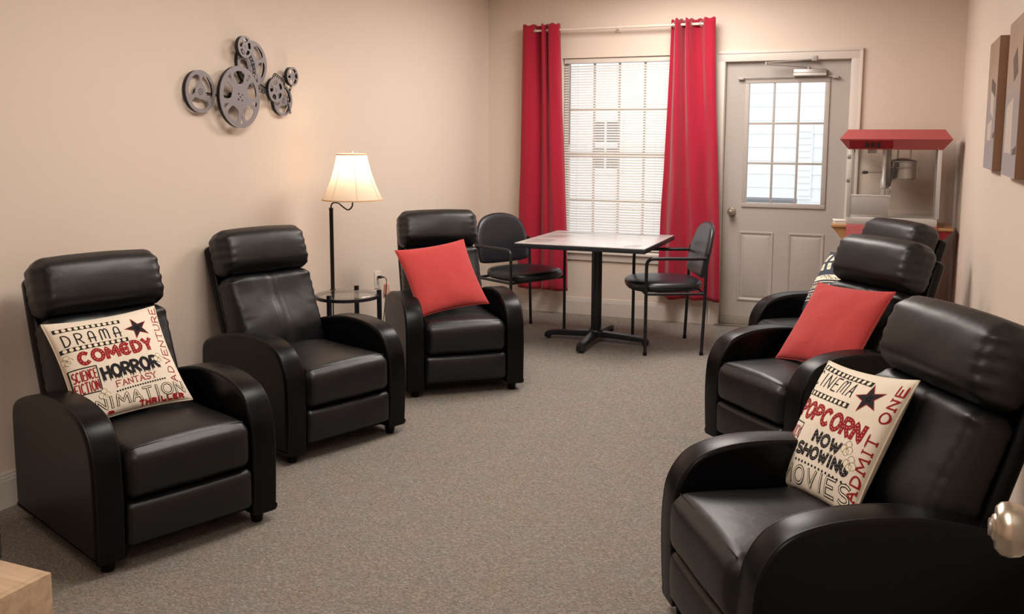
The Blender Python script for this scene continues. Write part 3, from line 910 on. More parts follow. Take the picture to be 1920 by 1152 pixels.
class Print:
    """flat printing laid on the front of a pillow; every run of print is a part of its own"""
    COLS = ('print_black', 'print_red', 'print_cream', 'print_line')
    def __init__(self, S, root):
        self.S = S; self.root = root; self.cur = None; self.idx = []
    def begin(self, name):
        self.end(); self.name = name; self.cur = B(); self.idx = []
    def end(self):
        if self.cur is None: return
        used = [c for c in self.COLS if any(i == c for _, i in self.idx)]
        o_mat = {c: k for k, c in enumerate(used)}
        n = len(self.cur.faces); marks = [None] * n
        self.cur.faces.ensure_lookup_table()
        for k, (upto, c) in enumerate(self.idx):
            a = self.idx[k - 1][0] if k else 0
            for f in range(a, upto): self.cur.faces[f].material_index = o_mat[c]
        o = build(self.name, self.cur, M[used[0]], self.root, smooth=180, recalc=False)
        for c in used[1:]: o.data.materials.append(M[c])
        self.cur = None
    def mark(self, col):
        n = len(self.cur.faces)
        if not self.idx or self.idx[-1][0] < n: self.idx.append((n, col))
    def P(self, a, b, h):
        u, v = 2 * a - 1, 2 * b - 1
        u = max(-.985, min(.985, u)); v = max(-.985, min(.985, v))
        e = 0.004
        p = self.S(u, v); du = self.S(u + e, v) - self.S(u - e, v); dv = self.S(u, v + e) - self.S(u, v - e)
        return p + du.cross(dv).normalized() * h
    def ribbon(self, col, pts, w, h=0.0008, taper=None, step=0.012):
        bm = self.cur
        q = [Vector((pts[0][0], pts[0][1]))]
        for p in pts[1:]:
            p = Vector((p[0], p[1])); d = p - q[-1]
            if d.length < 1e-6: continue
            m = max(1, int(d.length / step))
            o = q[-1].copy()
            for k in range(1, m + 1): q.append(o + d * k / m)
        n = len(q)
        prev = None
        for i in range(n):
            t = (q[min(n - 1, i + 1)] - q[max(0, i - 1)]).normalized()
            s = Vector((-t.y, t.x))
            ww = w * (taper(i / (n - 1)) if taper else 1)
            ext = t * (w * 0.3 if i == n - 1 else (-w * 0.3 if i == 0 else 0)) if not taper else Vector((0, 0))
            A = q[i] + s * ww / 2 + ext; C = q[i] - s * ww / 2 + ext
            A2, M2, C2 = bm.verts.new(self.P(A.x, A.y, h)), bm.verts.new(self.P((q[i] + ext).x, (q[i] + ext).y, h)), bm.verts.new(self.P(C.x, C.y, h))
            if prev:
                bm.faces.new((prev[1], prev[0], A2, M2)); bm.faces.new((prev[2], prev[1], M2, C2))
            prev = (A2, M2, C2)
        self.mark(col)
        return q
    def disc(self, col, a, b, r, h=0.0010, n=10, ry=None):
        bm = self.cur
        c = bm.verts.new(self.P(a, b, h))
        ring = [bm.verts.new(self.P(a + r * math.cos(2 * PI * k / n), b + (ry or r) * math.sin(2 * PI * k / n), h)) for k in range(n)]
        for k in range(n): bm.faces.new((c, ring[k], ring[(k + 1) % n]))
        self.mark(col)
    def poly(self, col, a, b, pts, h, rings=4):
        bm = self.cur
        c = bm.verts.new(self.P(a, b, h)); prev = None
        dense = []
        for i in range(len(pts)):
            p, q = pts[i], pts[(i + 1) % len(pts)]
            for k in range(4): dense.append((p[0] + (q[0] - p[0]) * k / 4, p[1] + (q[1] - p[1]) * k / 4))
        n = len(dense)
        for r in range(1, rings + 1):
            f = r / rings
            ring = [bm.verts.new(self.P(a + (x - a) * f, b + (y - b) * f, h)) for x, y in dense]
            for k in range(n):
                if prev: bm.faces.new((prev[k], prev[(k + 1) % n], ring[(k + 1) % n], ring[k]))
                else: bm.faces.new((c, ring[k], ring[(k + 1) % n]))
            prev = ring
        self.mark(col)
    def star(self, a, b, r, rot=0.0):
        self.begin('star')
        for col, rr, h in (('print_red', r, .0007), ('print_black', r * .84, .0011)):
            pts = []
            for k in range(10):
                q = rr if k % 2 == 0 else rr * .40
                an = PI / 2 + PI * k / 5 + rot
                pts.append((a + q * math.cos(an), b + q * math.sin(an)))
            self.poly(col, a, b, pts, h)
    def text(self, s, a0, b0, a1, b1, hgt, w, col, gap=0.28, dots=None, serif=0, inline=None, drips=False, widths={}, vert=False, skew=0):
        self.begin('lettering')
        ws = [widths.get(c, {'I': .35, 'W': 1.3, 'M': 1.25, 'm': 1.25, 'O': 1.1, 'C': 1.0, ' ': .6}.get(c, .9)) for c in s]
        tot = sum(ws) + gap * (len(s) - 1)
        d = Vector((a1 - a0, b1 - b0)); L = d.length; d = d / L; up = Vector((-d.y, d.x))
        unit = L / tot
        x = 0
        for c, cw in zip(s, ws):
            for st in GL.get(c, []):
                pts = []
                for p in st:
                    v = Vector((a0, b0)) + d * ((x + p[0] * cw) * unit) + up * (p[1] * hgt)
                    pts.append((v.x, v.y))
                q = self.ribbon(col, pts, w, .0008)
                if inline: self.ribbon(inline, pts, w * .42, .0012)
                if dots:
                    acc = 0
                    for k in range(1, len(q)):
                        acc += (q[k] - q[k - 1]).length
                        if acc >= w * .62:
                            acc = 0; self.disc(dots, q[k].x, q[k].y, w * .10, .0013, 6)
                if serif:
                    for e, f in ((st[0], st[1]), (st[-1], st[-2])):
                        if st[0] == st[-1] or abs(e[1] - .5) < .35: continue
                        v = Vector((a0, b0)) + d * ((x + e[0] * cw) * unit) + up * (e[1] * hgt)
                        self.ribbon(col, [tuple(v - d * serif), tuple(v + d * serif)], w * .6, .0008)
                if drips:
                    for p in st:
                        if p[1] < .12:
                            for k in range(2):
                                v = Vector((a0, b0)) + d * ((x + p[0] * cw + (k - .5) * .3) * unit)
                                ln = hgt * random.uniform(.15, .38)
                                self.ribbon(col, [tuple(v + up * .01), tuple(v - up * ln)], w * .55, .0008, taper=lambda f: 1 - .85 * f)
            x += cw + gap
    def strip(self, a0, b0, a1, b1, t, n):
        self.begin('film_border')
        self.ribbon('print_black', [(a0, b0), (a1, b1)], t, .0007)
        for k in range(n):
            f = (k + .5) / n
            self.disc('print_cream', a0 + (a1 - a0) * f, b0 + (b1 - b0) * f, min(t * .43, (a1 - a0) / n * .46), .0012, 12)
    def frame(self, pts, w):
        self.begin('print_frame')
        for i in range(4): self.ribbon('print_black', [pts[i], pts[(i + 1) % 4]], w, .0009)
    def kernel(self, a, b, r):
        self.begin('popcorn_drawing')
        for dx, dy, k in ((0, .6, .55), (-.55, -.1, .6), (.5, -.15, .55), (0, -.5, .5)):
            self.disc('print_cream', a + dx * r, b + dy * r, r * k, .0010, 12)
            self.ribbon('print_line', [(a + dx * r + r * k * math.cos(2 * PI * j / 12), b + dy * r + r * k * math.sin(2 * PI * j / 12)) for j in range(10)], .0035, .0014)
    def dotrow(self, a0, b0, a1, b1, n, r):
        self.begin('dot_row')
        for k in range(n):
            f = k / (n - 1); self.disc('print_black', a0 + (a1 - a0) * f, b0 + (b1 - b0) * f, r, .0009, 10)
    def finish(self): self.end()
def place(o, rec, c, ex, n):
    xy, rz = rec[0], rec[1]
    Z = Matrix.Rotation(rz, 4, 'Z')
    ex = Vector(ex).normalized(); n = Vector(n).normalized(); ey = n.cross(ex).normalized(); ex = ey.cross(n)
    m = Matrix(((ex.x, ey.x, n.x, c[0]), (ex.y, ey.y, n.y, c[1]), (ex.z, ey.z, n.z, c[2]), (0, 0, 0, 1)))
    o.matrix_world = Matrix.Translation((xy[0], xy[1], 0)) @ Z @ m

p1, S1 = make_pillow('throw_pillow', .432, M['cream_pillow'], 1.3, 'cream pillow printed with film genres such as drama, comedy and horror', 'film print pillows')
pr = Print(S1, p1)
pr.strip(.045, .893, .59, .879, .040, 11); pr.strip(.030, .680, .60, .667, .042, 11)
pr.text('DRamA'.replace('A', 'a'), .070, .718, .565, .712, .115, .012, 'print_black', gap=.75, widths={'D': .8, 'R': .8, 'a': .8, 'm': 1.0})
pr.star(.735, .770, .125, .25)
pr.text('COMeDY', .14, .512, .805, .525, .108, .036, 'print_red', gap=.42, dots='print_cream')
pr.text('HORROR', .285, .320, .80, .338, .11, .030, 'print_black', gap=.42, drips=True)
pr.frame([(.018, .485), (.25, .470), (.24, .226), (.018, .250)], .010)
pr.text('SCIENCE', .035, .362, .235, .358, .092, .011, 'print_red', gap=.4); pr.text('FICTION', .030, .250, .228, .246, .092, .011, 'print_red', gap=.4)
pr.text('FANTASY', .37, .220, .74, .234, .055, .008, 'print_red', gap=.3, serif=.009)
pr.dotrow(.36, .180, .81, .210, 20, .0085)
pr.text('ANIMATION', .06, .050, .955, .070, .095, .022, 'print_black', gap=.4, inline='print_cream')
pr.text('THRILLER', .53, .012, .925, .022, .034, .016, 'print_red', gap=.5)
pr.text('ADVENTURE', .925, .17, .985, .965, .06, .008, 'print_red', gap=.45, serif=.010)
pr.kernel(.045, .585, .045); pr.kernel(.25, .185, .045); pr.kernel(.825, .42, .045)
pr.begin('red_patch'); pr.poly('print_red', .27, .022, [(.24, .012), (.305, .012), (.29, .032), (.25, .036)], .0008)
pr.finish()
place(p1, REC[0], (-.046, .066, .618), (.999, -.009, .035), (-.029, -.773, .634))
ang = 0
p2, S2 = make_pillow('throw_pillow', .430, M['cream_pillow'], 4.1, 'cream pillow printed with popcorn, now showing and admit one', 'film print pillows')
pr = Print(S2, p2)
pr.strip(.06, .950, .70, .903, .040, 11); pr.strip(.03, .735, .625, .694, .042, 10)
pr.text('CINEmA', .02, .805, .600, .764, .112, .011, 'print_black', gap=.6, widths={'I': .3})
pr.star(.765, .790, .125, .30)
pr.text('POPCORN', .06, .546, .872, .475, .115, .036, 'print_red', gap=.42, dots='print_cream')
pr.text('NOW', .42, .375, .743, .340, .080, .027, 'print_black', gap=.42, dots='print_cream')
pr.text('SHOWING', .285, .258, .885, .228, .078, .027, 'print_black', gap=.42, dots='print_cream')
pr.dotrow(.32, .204, .905, .180, 15, .010)
pr.text('MOVIES', .18, .040, .955, .060, .115, .024, 'print_black', gap=.45, inline='print_cream')
pr.text('ADMIT ONE', .988, .10, .985, .925, .056, .012, 'print_red', gap=.5, serif=.014)
pr.frame([(.025, .500), (.225, .477), (.223, .204), (.025, .235)], .008)
pr.text('KICK', .05, .375, .215, .358, .085, .010, 'print_red', gap=.4); pr.text('RELAX', .04, .245, .213, .225, .085, .010, 'print_red', gap=.4)
pr.kernel(.815, .405, .048); pr.kernel(.885, .315, .048)
pr.begin('red_patch'); pr.poly('print_red', .07, .04, [(.012, .012), (.125, .012), (.10, .075), (.012, .11)], .0008)
pr.finish()
place(p2, REC[3], (-.16, .089, .604), (.99, .092, .109), (.023, -.859, .511))
p3, S3 = make_pillow('throw_pillow', .448, M['red_pillow'], 2.2, 'plain red pillow tilted on the recliner beside the floor lamp', 'red pillows')
place(p3, REC[2], (-.075, -.108, .652), (.975, .199, .098), (.101, -.792, .602))
p4, S4 = make_pillow('throw_pillow', .436, M['red_pillow'], 5.7, 'plain red pillow leaning on the middle recliner of the right row', 'red pillows')
place(p4, REC[4], (.04, .034, .622), (.991, .125, .040), (.071, -.767, .638))
p5, S5 = make_pillow('throw_pillow', .430, M['slate'], 8.8, 'dark clapperboard pillow behind the right row, half hidden by a headrest')
pr = Print(S5, p5)
pr.begin('clapper_stripes')
for k in range(6):
    a = .02 + k * .17
    pr.poly('print_cream', a + .07, .86, [(a, .80), (a + .085, .80), (a + .14, .93), (a + .055, .93)], .0008)
    pr.poly('print_cream', a + .07, .70, [(a + .055, .64), (a + .14, .64), (a + .085, .76), (a, .76)], .0008)
pr.begin('title_band'); pr.ribbon('print_cream', [(.02, .50), (.98, .50)], .085, .0008)
pr.text('PRODUCTION', .06, .475, .94, .475, .052, .012, 'print_black', gap=.4)
pr.begin('rule_lines')
for b in (.42, .28, .14): pr.ribbon('print_cream', [(.03, b), (.97, b)], .012, .0008)
pr.text('DIRECTOR', .08, .32, .50, .32, .06, .010, 'print_cream', gap=.4)
pr.text('SCENE', .08, .18, .36, .18, .06, .010, 'print_cream', gap=.4); pr.text('TAKE', .60, .18, .84, .18, .06, .010, 'print_cream', gap=.4)
pr.finish()
place(p5, REC[5], (-.10, .050, .650), (.965, .06, .19), (.03, -.80, .60))

# ------------------------------------------------------------------ table and side chairs
tb = empty('cafe_table', (1.287, -.977, 0), .0129, 'square pedestal table with a dark edge in front of the window', 'table')
bm = B(); box(bm, -.4615, .4615, -.4615, .4615, .722, .752, .003); build('table_edge', bm, M['table_edge'], tb)
bm = B(); box(bm, -.459, .459, -.459, .459, .745, .7569, .0015); tt = build('tabletop', bm, M['table_top'], tb)
bm = B()
for (ox, oy, dx, dy, n, sx, sy) in ((-.40, .30, .12, .06, 5, .04, .0), (.02, .36, .10, .05, 9, .038, .0), (-.41, -.36, .16, .03, 4, .0, .05), (-.40, -.05, .14, .05, 4, .01, .045), (.30, -.42, .10, .05, 3, .0, .05)):
    for k in range(n):
        a = Vector((ox + sx * k, oy + sy * k, .7569)); d = Vector((dx, dy, 0)); s = Vector((-dy, dx, 0)).normalized() * .004
        vs = [bm.verts.new(p) for p in (a - s, a + d - s, a + d + s, a + s)]
        for v in vs: v.co.z += .0006
        bm.faces.new(vs)
build('inlay_lines', bm, M['inlay'], tt, smooth=0, recalc=False)
bm = B(); lathe(bm, [(.036, .06), (.038, .065), (.038, .70), (.036, .71)], 28); build('column', bm, M['black_metal'], tb)
bm = B(); lathe(bm, [(.060, .046), (.060, .075), (.050, .098), (.040, .104)], 28); build('collar', bm, M['black_metal'], tb)
bm = B(); box(bm, -.20, .20, -.025, .025, .706, .722, .003); box(bm, -.025, .025, -.20, .20, .7055, .7215, .003); build('top_spider', bm, M['black_metal'], tb)
def foot_mb():
    bm = B()
    prof = [(.02, .088), (.12, .082), (.30, .070), (.362, .062), (.386, .048), (.390, .018), (.384, .012), (.352, .012), (.345, .030), (.12, .040), (.02, .042)]
    extrude_profile(bm, prof, -.028, .028, .006, 2)
    lathe(bm, [(.016, 0), (.017, .004), (.012, .016)], 12, (0, .366, 0))
    return bm
f0 = build('base_arm', foot_mb(), M['black_metal'], tb)
for k in range(1, 4): again(f0, tb, rot=(0, 0, k * PI / 2))

def make_side_chair(label):
    t = empty('side_chair', (0, 0, 0), 0, label, 'chair', 'black vinyl side chairs at the table')
    hw, hd, r = .2675, .20, .0115
    for s in (-1, 1):
        x = s * hw
        bm = B()
        fr = [(x, -hd, .0), (x, -hd, .60)] + [(x, -hd + .045 - .045 * math.cos(R(a)), .622 + .045 * math.sin(R(a))) for a in (15, 35, 55, 75, 90)]
        tube(bm, fr, r, 12)
        lg = build('leg', bm, M['black_metal'], t, smooth=60)
        bm = B(); lathe(bm, [(.0135, 0), (.0135, .02), (.0118, .024)], 12, (x, -hd, 0)); build('foot_cap', bm, M['foot'], lg)
        bm = B()
        tube(bm, [(x, -hd + .042, .667), (x, -.05, .668), (x, .10, .667), (x, hd + .005, .668)], r * 1.04, 12)
        build('armrest', bm, M['black_metal'], t, smooth=60)
        bm = B()
        tube(bm, [(x, hd - .012, 0), (x, hd + .002, .35), (x, hd + .008, .62), (x * .985, hd + .018, .70)], r, 12)
        lg = build('leg', bm, M['black_metal'], t, smooth=60)
        bm = B(); lathe(bm, [(.0135, 0), (.0135, .02), (.0118, .024)], 12, (x, hd - .012, 0)); build('foot_cap', bm, M['foot'], lg)
    bm = B()
    tube(bm, [(-hw, -hd, .425), (hw, -hd, .425)], .010, 10); tube(bm, [(-hw, hd, .425), (hw, hd, .425)], .010, 10)
    for s in (-1, 1): tube(bm, [(s * hw, -hd, .425), (s * hw, hd, .425)], .010, 10)
    build('seat_rail', bm, M['black_metal'], t, smooth=60)
    # seat pad: rounded plan, crowned
    bm = B()
    def outline(k, n):
        a = 2 * PI * k / n
        c, s = math.cos(a), math.sin(a)
        ex = 2.6
        x = .262 * math.copysign(abs(c) ** (2 / ex), c)
        y = .265 * math.copysign(abs(s) ** (2 / ex), s)
        x *= 1 - .05 * (y / .265)
        return x, y - .035
    n = 48
    rings = []
    for f, z in ((.0, .432), (.93, .432), (.97, .438), (.995, .452), (1.0, .465), (.99, .478), (.955, .490), (.88, .497), (.6, .503), (.3, .505), (.0, .506)):
        if f == 0: rings.append([bm.verts.new((0, -.035, z))]); continue
        rings.append([bm.verts.new((outline(k, n)[0] * f, (outline(k, n)[1] + .035) * f - .035, z + (0.006 * math.copysign(1, 1) * ((outline(k, n)[1]) * f < -.1) if z > .48 else 0) * 0)) for k in range(n)])
    for A, C in zip(rings, rings[1:]):
        for k in range(n):
            if len(A) == 1: bm.faces.new((A[0], C[k], C[(k + 1) % n]))
            elif len(C) == 1: bm.faces.new((A[k], A[(k + 1) % n], C[0]))
            else: bm.faces.new((A[k], A[(k + 1) % n], C[(k + 1) % n], C[k]))
    build('seat', bm, M['vinyl'], t, smooth=60)
    # back pad: straight foot, domed top, curved across and leaning back
    out = [(-.225, .0), (-.10, -.012), (.10, -.012), (.225, .0), (.245, .03), (.252, .10), (.245, .20), (.215, .285), (.16, .335), (.08, .360), (0, .366), (-.08, .360), (-.16, .335), (-.215, .285), (-.245, .20), (-.252, .10), (-.245, .03)]
    pts = [(p.x, p.y) for p in catmull([(x, z, 0) for x, z in out], 4, True)]
    n = len(pts)
    bm = B(); rings = []
    for f, th in ((0, -.026), (.4, -.026), (.8, -.024), (.94, -.019), (.99, -.008), (1.0, .0), (.99, .008), (.94, .017), (.8, .022), (.4, .024), (0, .024)):
        def q(x, z):
            X, Zz = x * f, .16 + (z - .16) * f
            y = hd + .012 + .20 * (Zz) - .35 * X * X + th
            return (X, y, .53 + Zz)
        if f == 0: rings.append([bm.verts.new(q(0, .16))])
        else: rings.append([bm.verts.new(q(x, z)) for x, z in pts])
    for A, C in zip(rings, rings[1:]):
        for k in range(n):
            if len(A) == 1: bm.faces.new((A[0], C[k], C[(k + 1) % n]))
            elif len(C) == 1: bm.faces.new((A[k], A[(k + 1) % n], C[0]))
            else: bm.faces.new((A[k], A[(k + 1) % n], C[(k + 1) % n], C[k]))
    build('backrest', bm, M['vinyl'], t, smooth=60)
    return t
ch = make_side_chair('black vinyl armchair left of the table, in the corner by the left curtain')
ch.location = (.650, -.865, 0); ch.rotation_euler = (0, 0, 1.094)
c2 = copy_tree(ch)
c2['label'] = 'black vinyl armchair right of the table, in front of the right curtain'
c2.location = (1.793, -.917, 0); c2.rotation_euler = (0, 0, -1.148)

# ------------------------------------------------------------------ lamp table
lt = empty('lamp_table', (.389, -2.864, 0), 0, 'lit floor lamp with ivory shade rising from a small round glass table', 'floor lamp')
RR = .178
bm = B(); lathe(bm, [(0, .588), (RR - .006, .588), (RR - .004, .590), (RR - .004, .596), (RR - .006, .598), (0, .598)], 48); build('glass_top', bm, M['table_glass'], lt)
bm = B(); lathe(bm, [(RR - .008, .571), (RR + .003, .571), (RR + .003, .588), (RR - .008, .588)], 48, close=True); build('rim', bm, M['black_metal'], lt)
for x, y in ((-.002, -.181), (.149, .103), (-.048, .175)):
    bm = B(); box(bm, x - .0105, x + .0105, y - .0105, y + .0105, 0, .612, .002); build('leg', bm, M['black_metal'], lt)
pxy = (-.139, .064)
bm = B(); lathe(bm, [(.016, .598), (.016, .602), (.0115, .604), (.0115, 1.062), (.0125, 1.064), (.0125, 1.076), (.006, 1.080)], 20, (pxy[0], pxy[1], 0)); tube(bm, [(pxy[0], pxy[1], .20), (pxy[0], pxy[1], .598)], .004, 8)
build('pole', bm, M['lamp_metal'], lt)
sx, sy = pxy[0] + .115, pxy[1] + .048
bm = B()
tube(bm, catmull([(pxy[0], pxy[1], 1.076), (pxy[0] + .002, pxy[1] + .001, 1.094), (pxy[0] + .014, pxy[1] + .006, 1.106), (pxy[0] + .040, pxy[1] + .016, 1.104), (pxy[0] + .062, pxy[1] + .026, 1.084), (pxy[0] + .088, pxy[1] + .037, 1.066), (pxy[0] + .108, pxy[1] + .045, 1.078), (sx, sy, 1.105), (sx, sy, 1.17)], 6), .0045, 8)
build('gooseneck', bm, M['lamp_metal'], lt)
bm = B(); lathe(bm, [(.012, 1.16), (.017, 1.165), (.017, 1.205), (.012, 1.21)], 16, (sx, sy, 0)); build('socket', bm, M['lamp_metal'], lt)
bm = B(); lathe(bm, [(.012, 1.208), (.014, 1.225), (.028, 1.25), (.032, 1.272), (.027, 1.295), (.012, 1.308), (0, 1.31)], 20, (sx, sy, 0)); build('bulb', bm, M['bulb'], lt)
zb, zt = 1.125, 1.384
bm = B()
n = 48
for (r0, r1, off) in ((.172, .084, 0),):
    rings = []
    for k in range(13):
        f = k / 12
        r = r0 + (r1 - r0) * f - .010 * math.sin(PI * f)
        rings.append([bm.verts.new((sx + (r * (1 - .012 * (abs(math.cos(3.5 * a * 2 * PI / n)) ** .3 < .5))) * math.cos(a * 2 * PI / n), sy + r * math.sin(a * 2 * PI / n), zb + (zt - zb) * f)) for a in range(n)])
    for A, C in zip(rings, rings[1:]):
        for a in range(n): bm.faces.new((A[a], A[(a + 1) % n], C[(a + 1) % n], C[a]))
sh = build('lamp_shade', bm, M['shade'], lt, smooth=70, recalc=True)
for z, r in ((zb, .172), (zt, .084)):
    bm = B(); lathe(bm, [(r - .0015, z - .004), (r + .002, z - .004), (r + .002, z + .004), (r - .0015, z + .004)], 48, (sx, sy, 0), close=True); build('shade_trim', bm, M['shade_trim'], sh)
for k in range(7):
    a = 2 * PI * k / 7 - 1.75
    bm = B()
    tube(bm, [(sx + (.172 - .088 * f - .010 * math.sin(PI * f) + .0006) * math.cos(a), sy + (.172 - .088 * f - .010 * math.sin(PI * f) + .0006) * math.sin(a), zb + (zt - zb) * f) for f in [j / 10 for j in range(11)]], .0013, 5)
    build('shade_seam', bm, M['shade_trim'], sh)
bm = B()
for k in range(3):
    a = 2 * PI * k / 3
    tube(bm, [(sx, sy, zt - .012), (sx + .083 * math.cos(a), sy + .083 * math.sin(a), zt - .002)], .0018, 6)
tube(bm, [(sx, sy, 1.30), (sx, sy, zt - .012)], .003, 6)
build('spider', bm, M['lamp_metal'], sh)
bm = B(); lathe(bm, [(.006, zt - .014), (.009, zt - .006), (.005, zt + .002), (.009, zt + .010), (.006, zt + .018), (0, zt + .020)], 14, (sx, sy, 0)); build('finial', bm, M['nickel'], sh)
l = bpy.data.lights.new('lamp_bulb_light', 'POINT'); l.energy = 2.4; l.color = (1, .80, .58); l.shadow_soft_size = .03
lo = bpy.data.objects.new('lamp_bulb_light', l); COL.objects.link(lo); lo.parent = lt; lo.location = (sx, sy, 1.335)
bm = B()
tube(bm, catmull([(pxy[0] + .004, pxy[1], .585), (pxy[0], pxy[1], .40), (pxy[0] - .01, pxy[1] + .05, .12), (pxy[0] - .06, pxy[1] + .3, .012), (-.34, .75, .012), (-.365, .96, .05), (-.362, 1.01, .22), (-.355, 1.03, .38), (-.345, 1.03, .47), (-.340, 1.015, .515), (-.352, .990, .527)], 8), .003, 6)
cdm = build('power_cord', bm, M['cord'], lt)

# outlet with the lamp plug, small peach shape under it
ou = empty('wall_outlet', (0, -1.885, .509), 0, 'white wall outlet on the left wall beside the lamp table', 'outlet')
bm = B(); box(bm, 0, .006, -.036, .036, -.058, .058, .002); build('cover_plate', bm, M['plate'], ou)
for z in (.020, -.020):
    bm = B(); lathe(bm, [(.0165, .006), (.0165, .0075), (.015, .008), (0, .008)], 20, (0, 0, z), 'x'); rc = build('receptacle', bm, M['plate'], ou)
    bm = B()
    for y in (-.006, .006): box(bm, .008, .0084, y - .0012, y + .0012, z - .001, z + .008)
    lathe(bm, [(.0025, .008), (.0025, .0084), (0, .0084)], 8, (0, 0, z - .007), 'x')
    build('slot', bm, M['dark_slot'], rc, smooth=0)
pg = empty('power_plug', (.008, -1.885, .529), 0, 'black plug pushed into the upper socket of the outlet', 'plug')
bm = B(); box(bm, .001, .026, -.011, .011, -.009, .009, .003); build('plug_body', bm, M['cord'], pg)
bm = B(); tube(bm, [(.024, 0, 0), (.034, .006, 0), (.042, .016, -.002)], [.007, .0055, .004], 8); build('strain_relief', bm, M['cord'], pg)
af = empty('peach_shape', (.012, -1.775, .385), 0, 'small peach coloured shape low on the left wall by the red pillow recliner', 'air freshener')
bm = B(); rbox(bm, .012, .024, .040, .010, (8, 8, 8), lambda u, p, n: Vector((p.x, p.y * (1 - .25 * u.z), p.z + .045))); build('body', bm, M['peach_blob'], af, smooth=70)
bm = B(); box(bm, -.004, .004, -.012, .012, .002, .008, .001); build('base_clip', bm, M['plate'], af)

# ------------------------------------------------------------------ film reel wall sculpture
fs = empty('film_reel_sculpture', (0, -3.25, 1.69), 0, 'grey metal wall sculpture of seven film reels on the left wall', 'wall art')
def plate(parent, name, outer, holes, thick, m, x, cy, cz, rot=0):
    cu = bpy.data.curves.new('tmp', 'CURVE'); cu.dimensions = '2D'; cu.fill_mode = 'BOTH'; cu.extrude = thick / 2
    def sp(pts):
        s = cu.splines.new('POLY'); s.points.add(len(pts) - 1); s.use_cyclic_u = True
        for i, p in enumerate(pts): s.points[i].co = (p[0], p[1], 0, 1)
    sp(outer)
    for h in holes: sp(h)
    ob = bpy.data.objects.new('tmp', cu); COL.objects.link(ob)
    dg = bpy.context.evaluated_depsgraph_get(); dg.update()
    me = bpy.data.meshes.new_from_object(ob.evaluated_get(dg), depsgraph=dg)
    bpy.data.objects.remove(ob); bpy.data.curves.remove(cu)
    me.name = name
    me.materials.clear(); me.materials.append(m)
    # local (u,v,depth) -> wall: u = +y, v = +z, depth = +x
    me.transform(Matrix(((0, 0, 1, x), (math.cos(rot), -math.sin(rot), 0, cy), (math.sin(rot), math.cos(rot), 0, cz), (0, 0, 0, 1))))
    o = bpy.data.objects.new(name, me); COL.objects.link(o); o.parent = parent
    return o
def circ(r, n=48, cx=0, cy=0): return [(cx + r * math.cos(2 * PI * k / n), cy + r * math.sin(2 * PI * k / n)) for k in range(n)]
def sector(rm, dr, tc, dt, n=24, p=.55):
    out = []
    for k in range(n):
        a = 2 * PI * k / n
        c, s = math.cos(a), math.sin(a)
        r = rm + dr * math.copysign(abs(c) ** p, c); th = tc + dt * math.copysign(abs(s) ** p, s)
        out.append((r * math.cos(th), r * math.sin(th)))
    return out
def reel(cy, cz, r, x, n, r_in, r_out, frac, hub=5, tri=False, rot=0.0, back=True):
    cy, cz = cy + 3.25, cz - 1.69
    holes = []
    for k in range(n):
        a = 2 * PI * k / n
        holes.append(sector((r_in + r_out) / 2 * r, (r_out - r_in) / 2 * r, a, PI / n * frac))
        if tri:
            b = a + PI / n
            p = lambda rr, da: (rr * r * math.cos(b + da), rr * r * math.sin(b + da))
            holes.append([p(.60, 0), p(.86, .085), p(.86, -.085)])
    for k in range(hub):
        a = 2 * PI * k / hub + .3
        holes.append(circ(.035 * r, 10, .13 * r * math.cos(a), .13 * r * math.sin(a)))
    holes.append(circ(.03 * r, 10))
    o = plate(fs, 'reel', circ(r), holes, .003, M['reel'], x, cy, cz, rot)
    # dark rolled rim behind the face, spacer drum and mounting pin
    bm = B(); lathe(bm, [(r * .985, x - .022), (r * .995, x - .002), (r * .955, x - .002), (r * .955, x - .022)], 48, (0, cy, cz), 'x', close=True); build('reel_rim', bm, M['reel_dark'], o)
    bm = B(); lathe(bm, [(r * .16, 0.0), (r * .16, x - .0025)], 20, (0, cy, cz), 'x'); build('reel_hub', bm, M['reel_dark'], o)
    return o
reel(-3.600, 1.708, .106, .030, 3, .36, .84, .84, 7, rot=.45)
reel(-3.337, 1.690, .161, .062, 5, .42, .84, .60, 4, True, .35)
reel(-3.282, 1.953, .057, .060, 5, .42, .80, .78, 6, rot=.2)
reel(-3.185, 1.873, .122, .028, 5, .38, .86, .82, 5, rot=.9)
reel(-3.030, 1.740, .069, .062, 5, .40, .80, .62, 5, rot=.5)
reel(-2.872, 1.823, .053, .060, 6, .40, .82, .80, 6, rot=.1)
reel(-2.925, 1.688, .087, .028, 3, .38, .86, .84, 6, rot=.7)
def film(pts, w):
    bm = B()
    P = catmull([(p[0], p[1] + 3.25, p[2] - 1.69) for p in pts], 6)
    prev = None
    for i, p in enumerate(P):
        t = (P[min(len(P) - 1, i + 1)] - P[max(0, i - 1)]).normalized()
        s = Vector((0, -t.z, t.y)).normalized() * w / 2
        cur = [bm.verts.new(p - s), bm.verts.new(p - s * .55), bm.verts.new(p + s * .55), bm.verts.new(p + s)]
        if prev:
            bm.faces.new((prev[0], prev[1], cur[1], cur[0])); bm.faces.new((prev[2], prev[3], cur[3], cur[2]))
            if i % 2 == 0: bm.faces.new((prev[1], prev[2], cur[2], cur[1]))
        prev = cur
    o = build('film_strip', bm, M['reel_dark'], fs, smooth=60)
    md = o.modifiers.new('thickness', 'SOLIDIFY'); md.thickness = .0015
film([(.055, -3.265, 1.93), (.050, -3.225, 1.90), (.050, -3.20, 1.84), (.050, -3.205, 1.78), (.052, -3.16, 1.735), (.055, -3.09, 1.725)], .022)
film([(.056, -3.05, 1.80), (.05, -3.02, 1.825), (.05, -2.98, 1.81), (.052, -2.935, 1.79)], .018)
film([(.055, -2.875, 1.78), (.05, -2.90, 1.72), (.05, -2.905, 1.66), (.046, -2.88, 1.615)], .016)
bm = B()
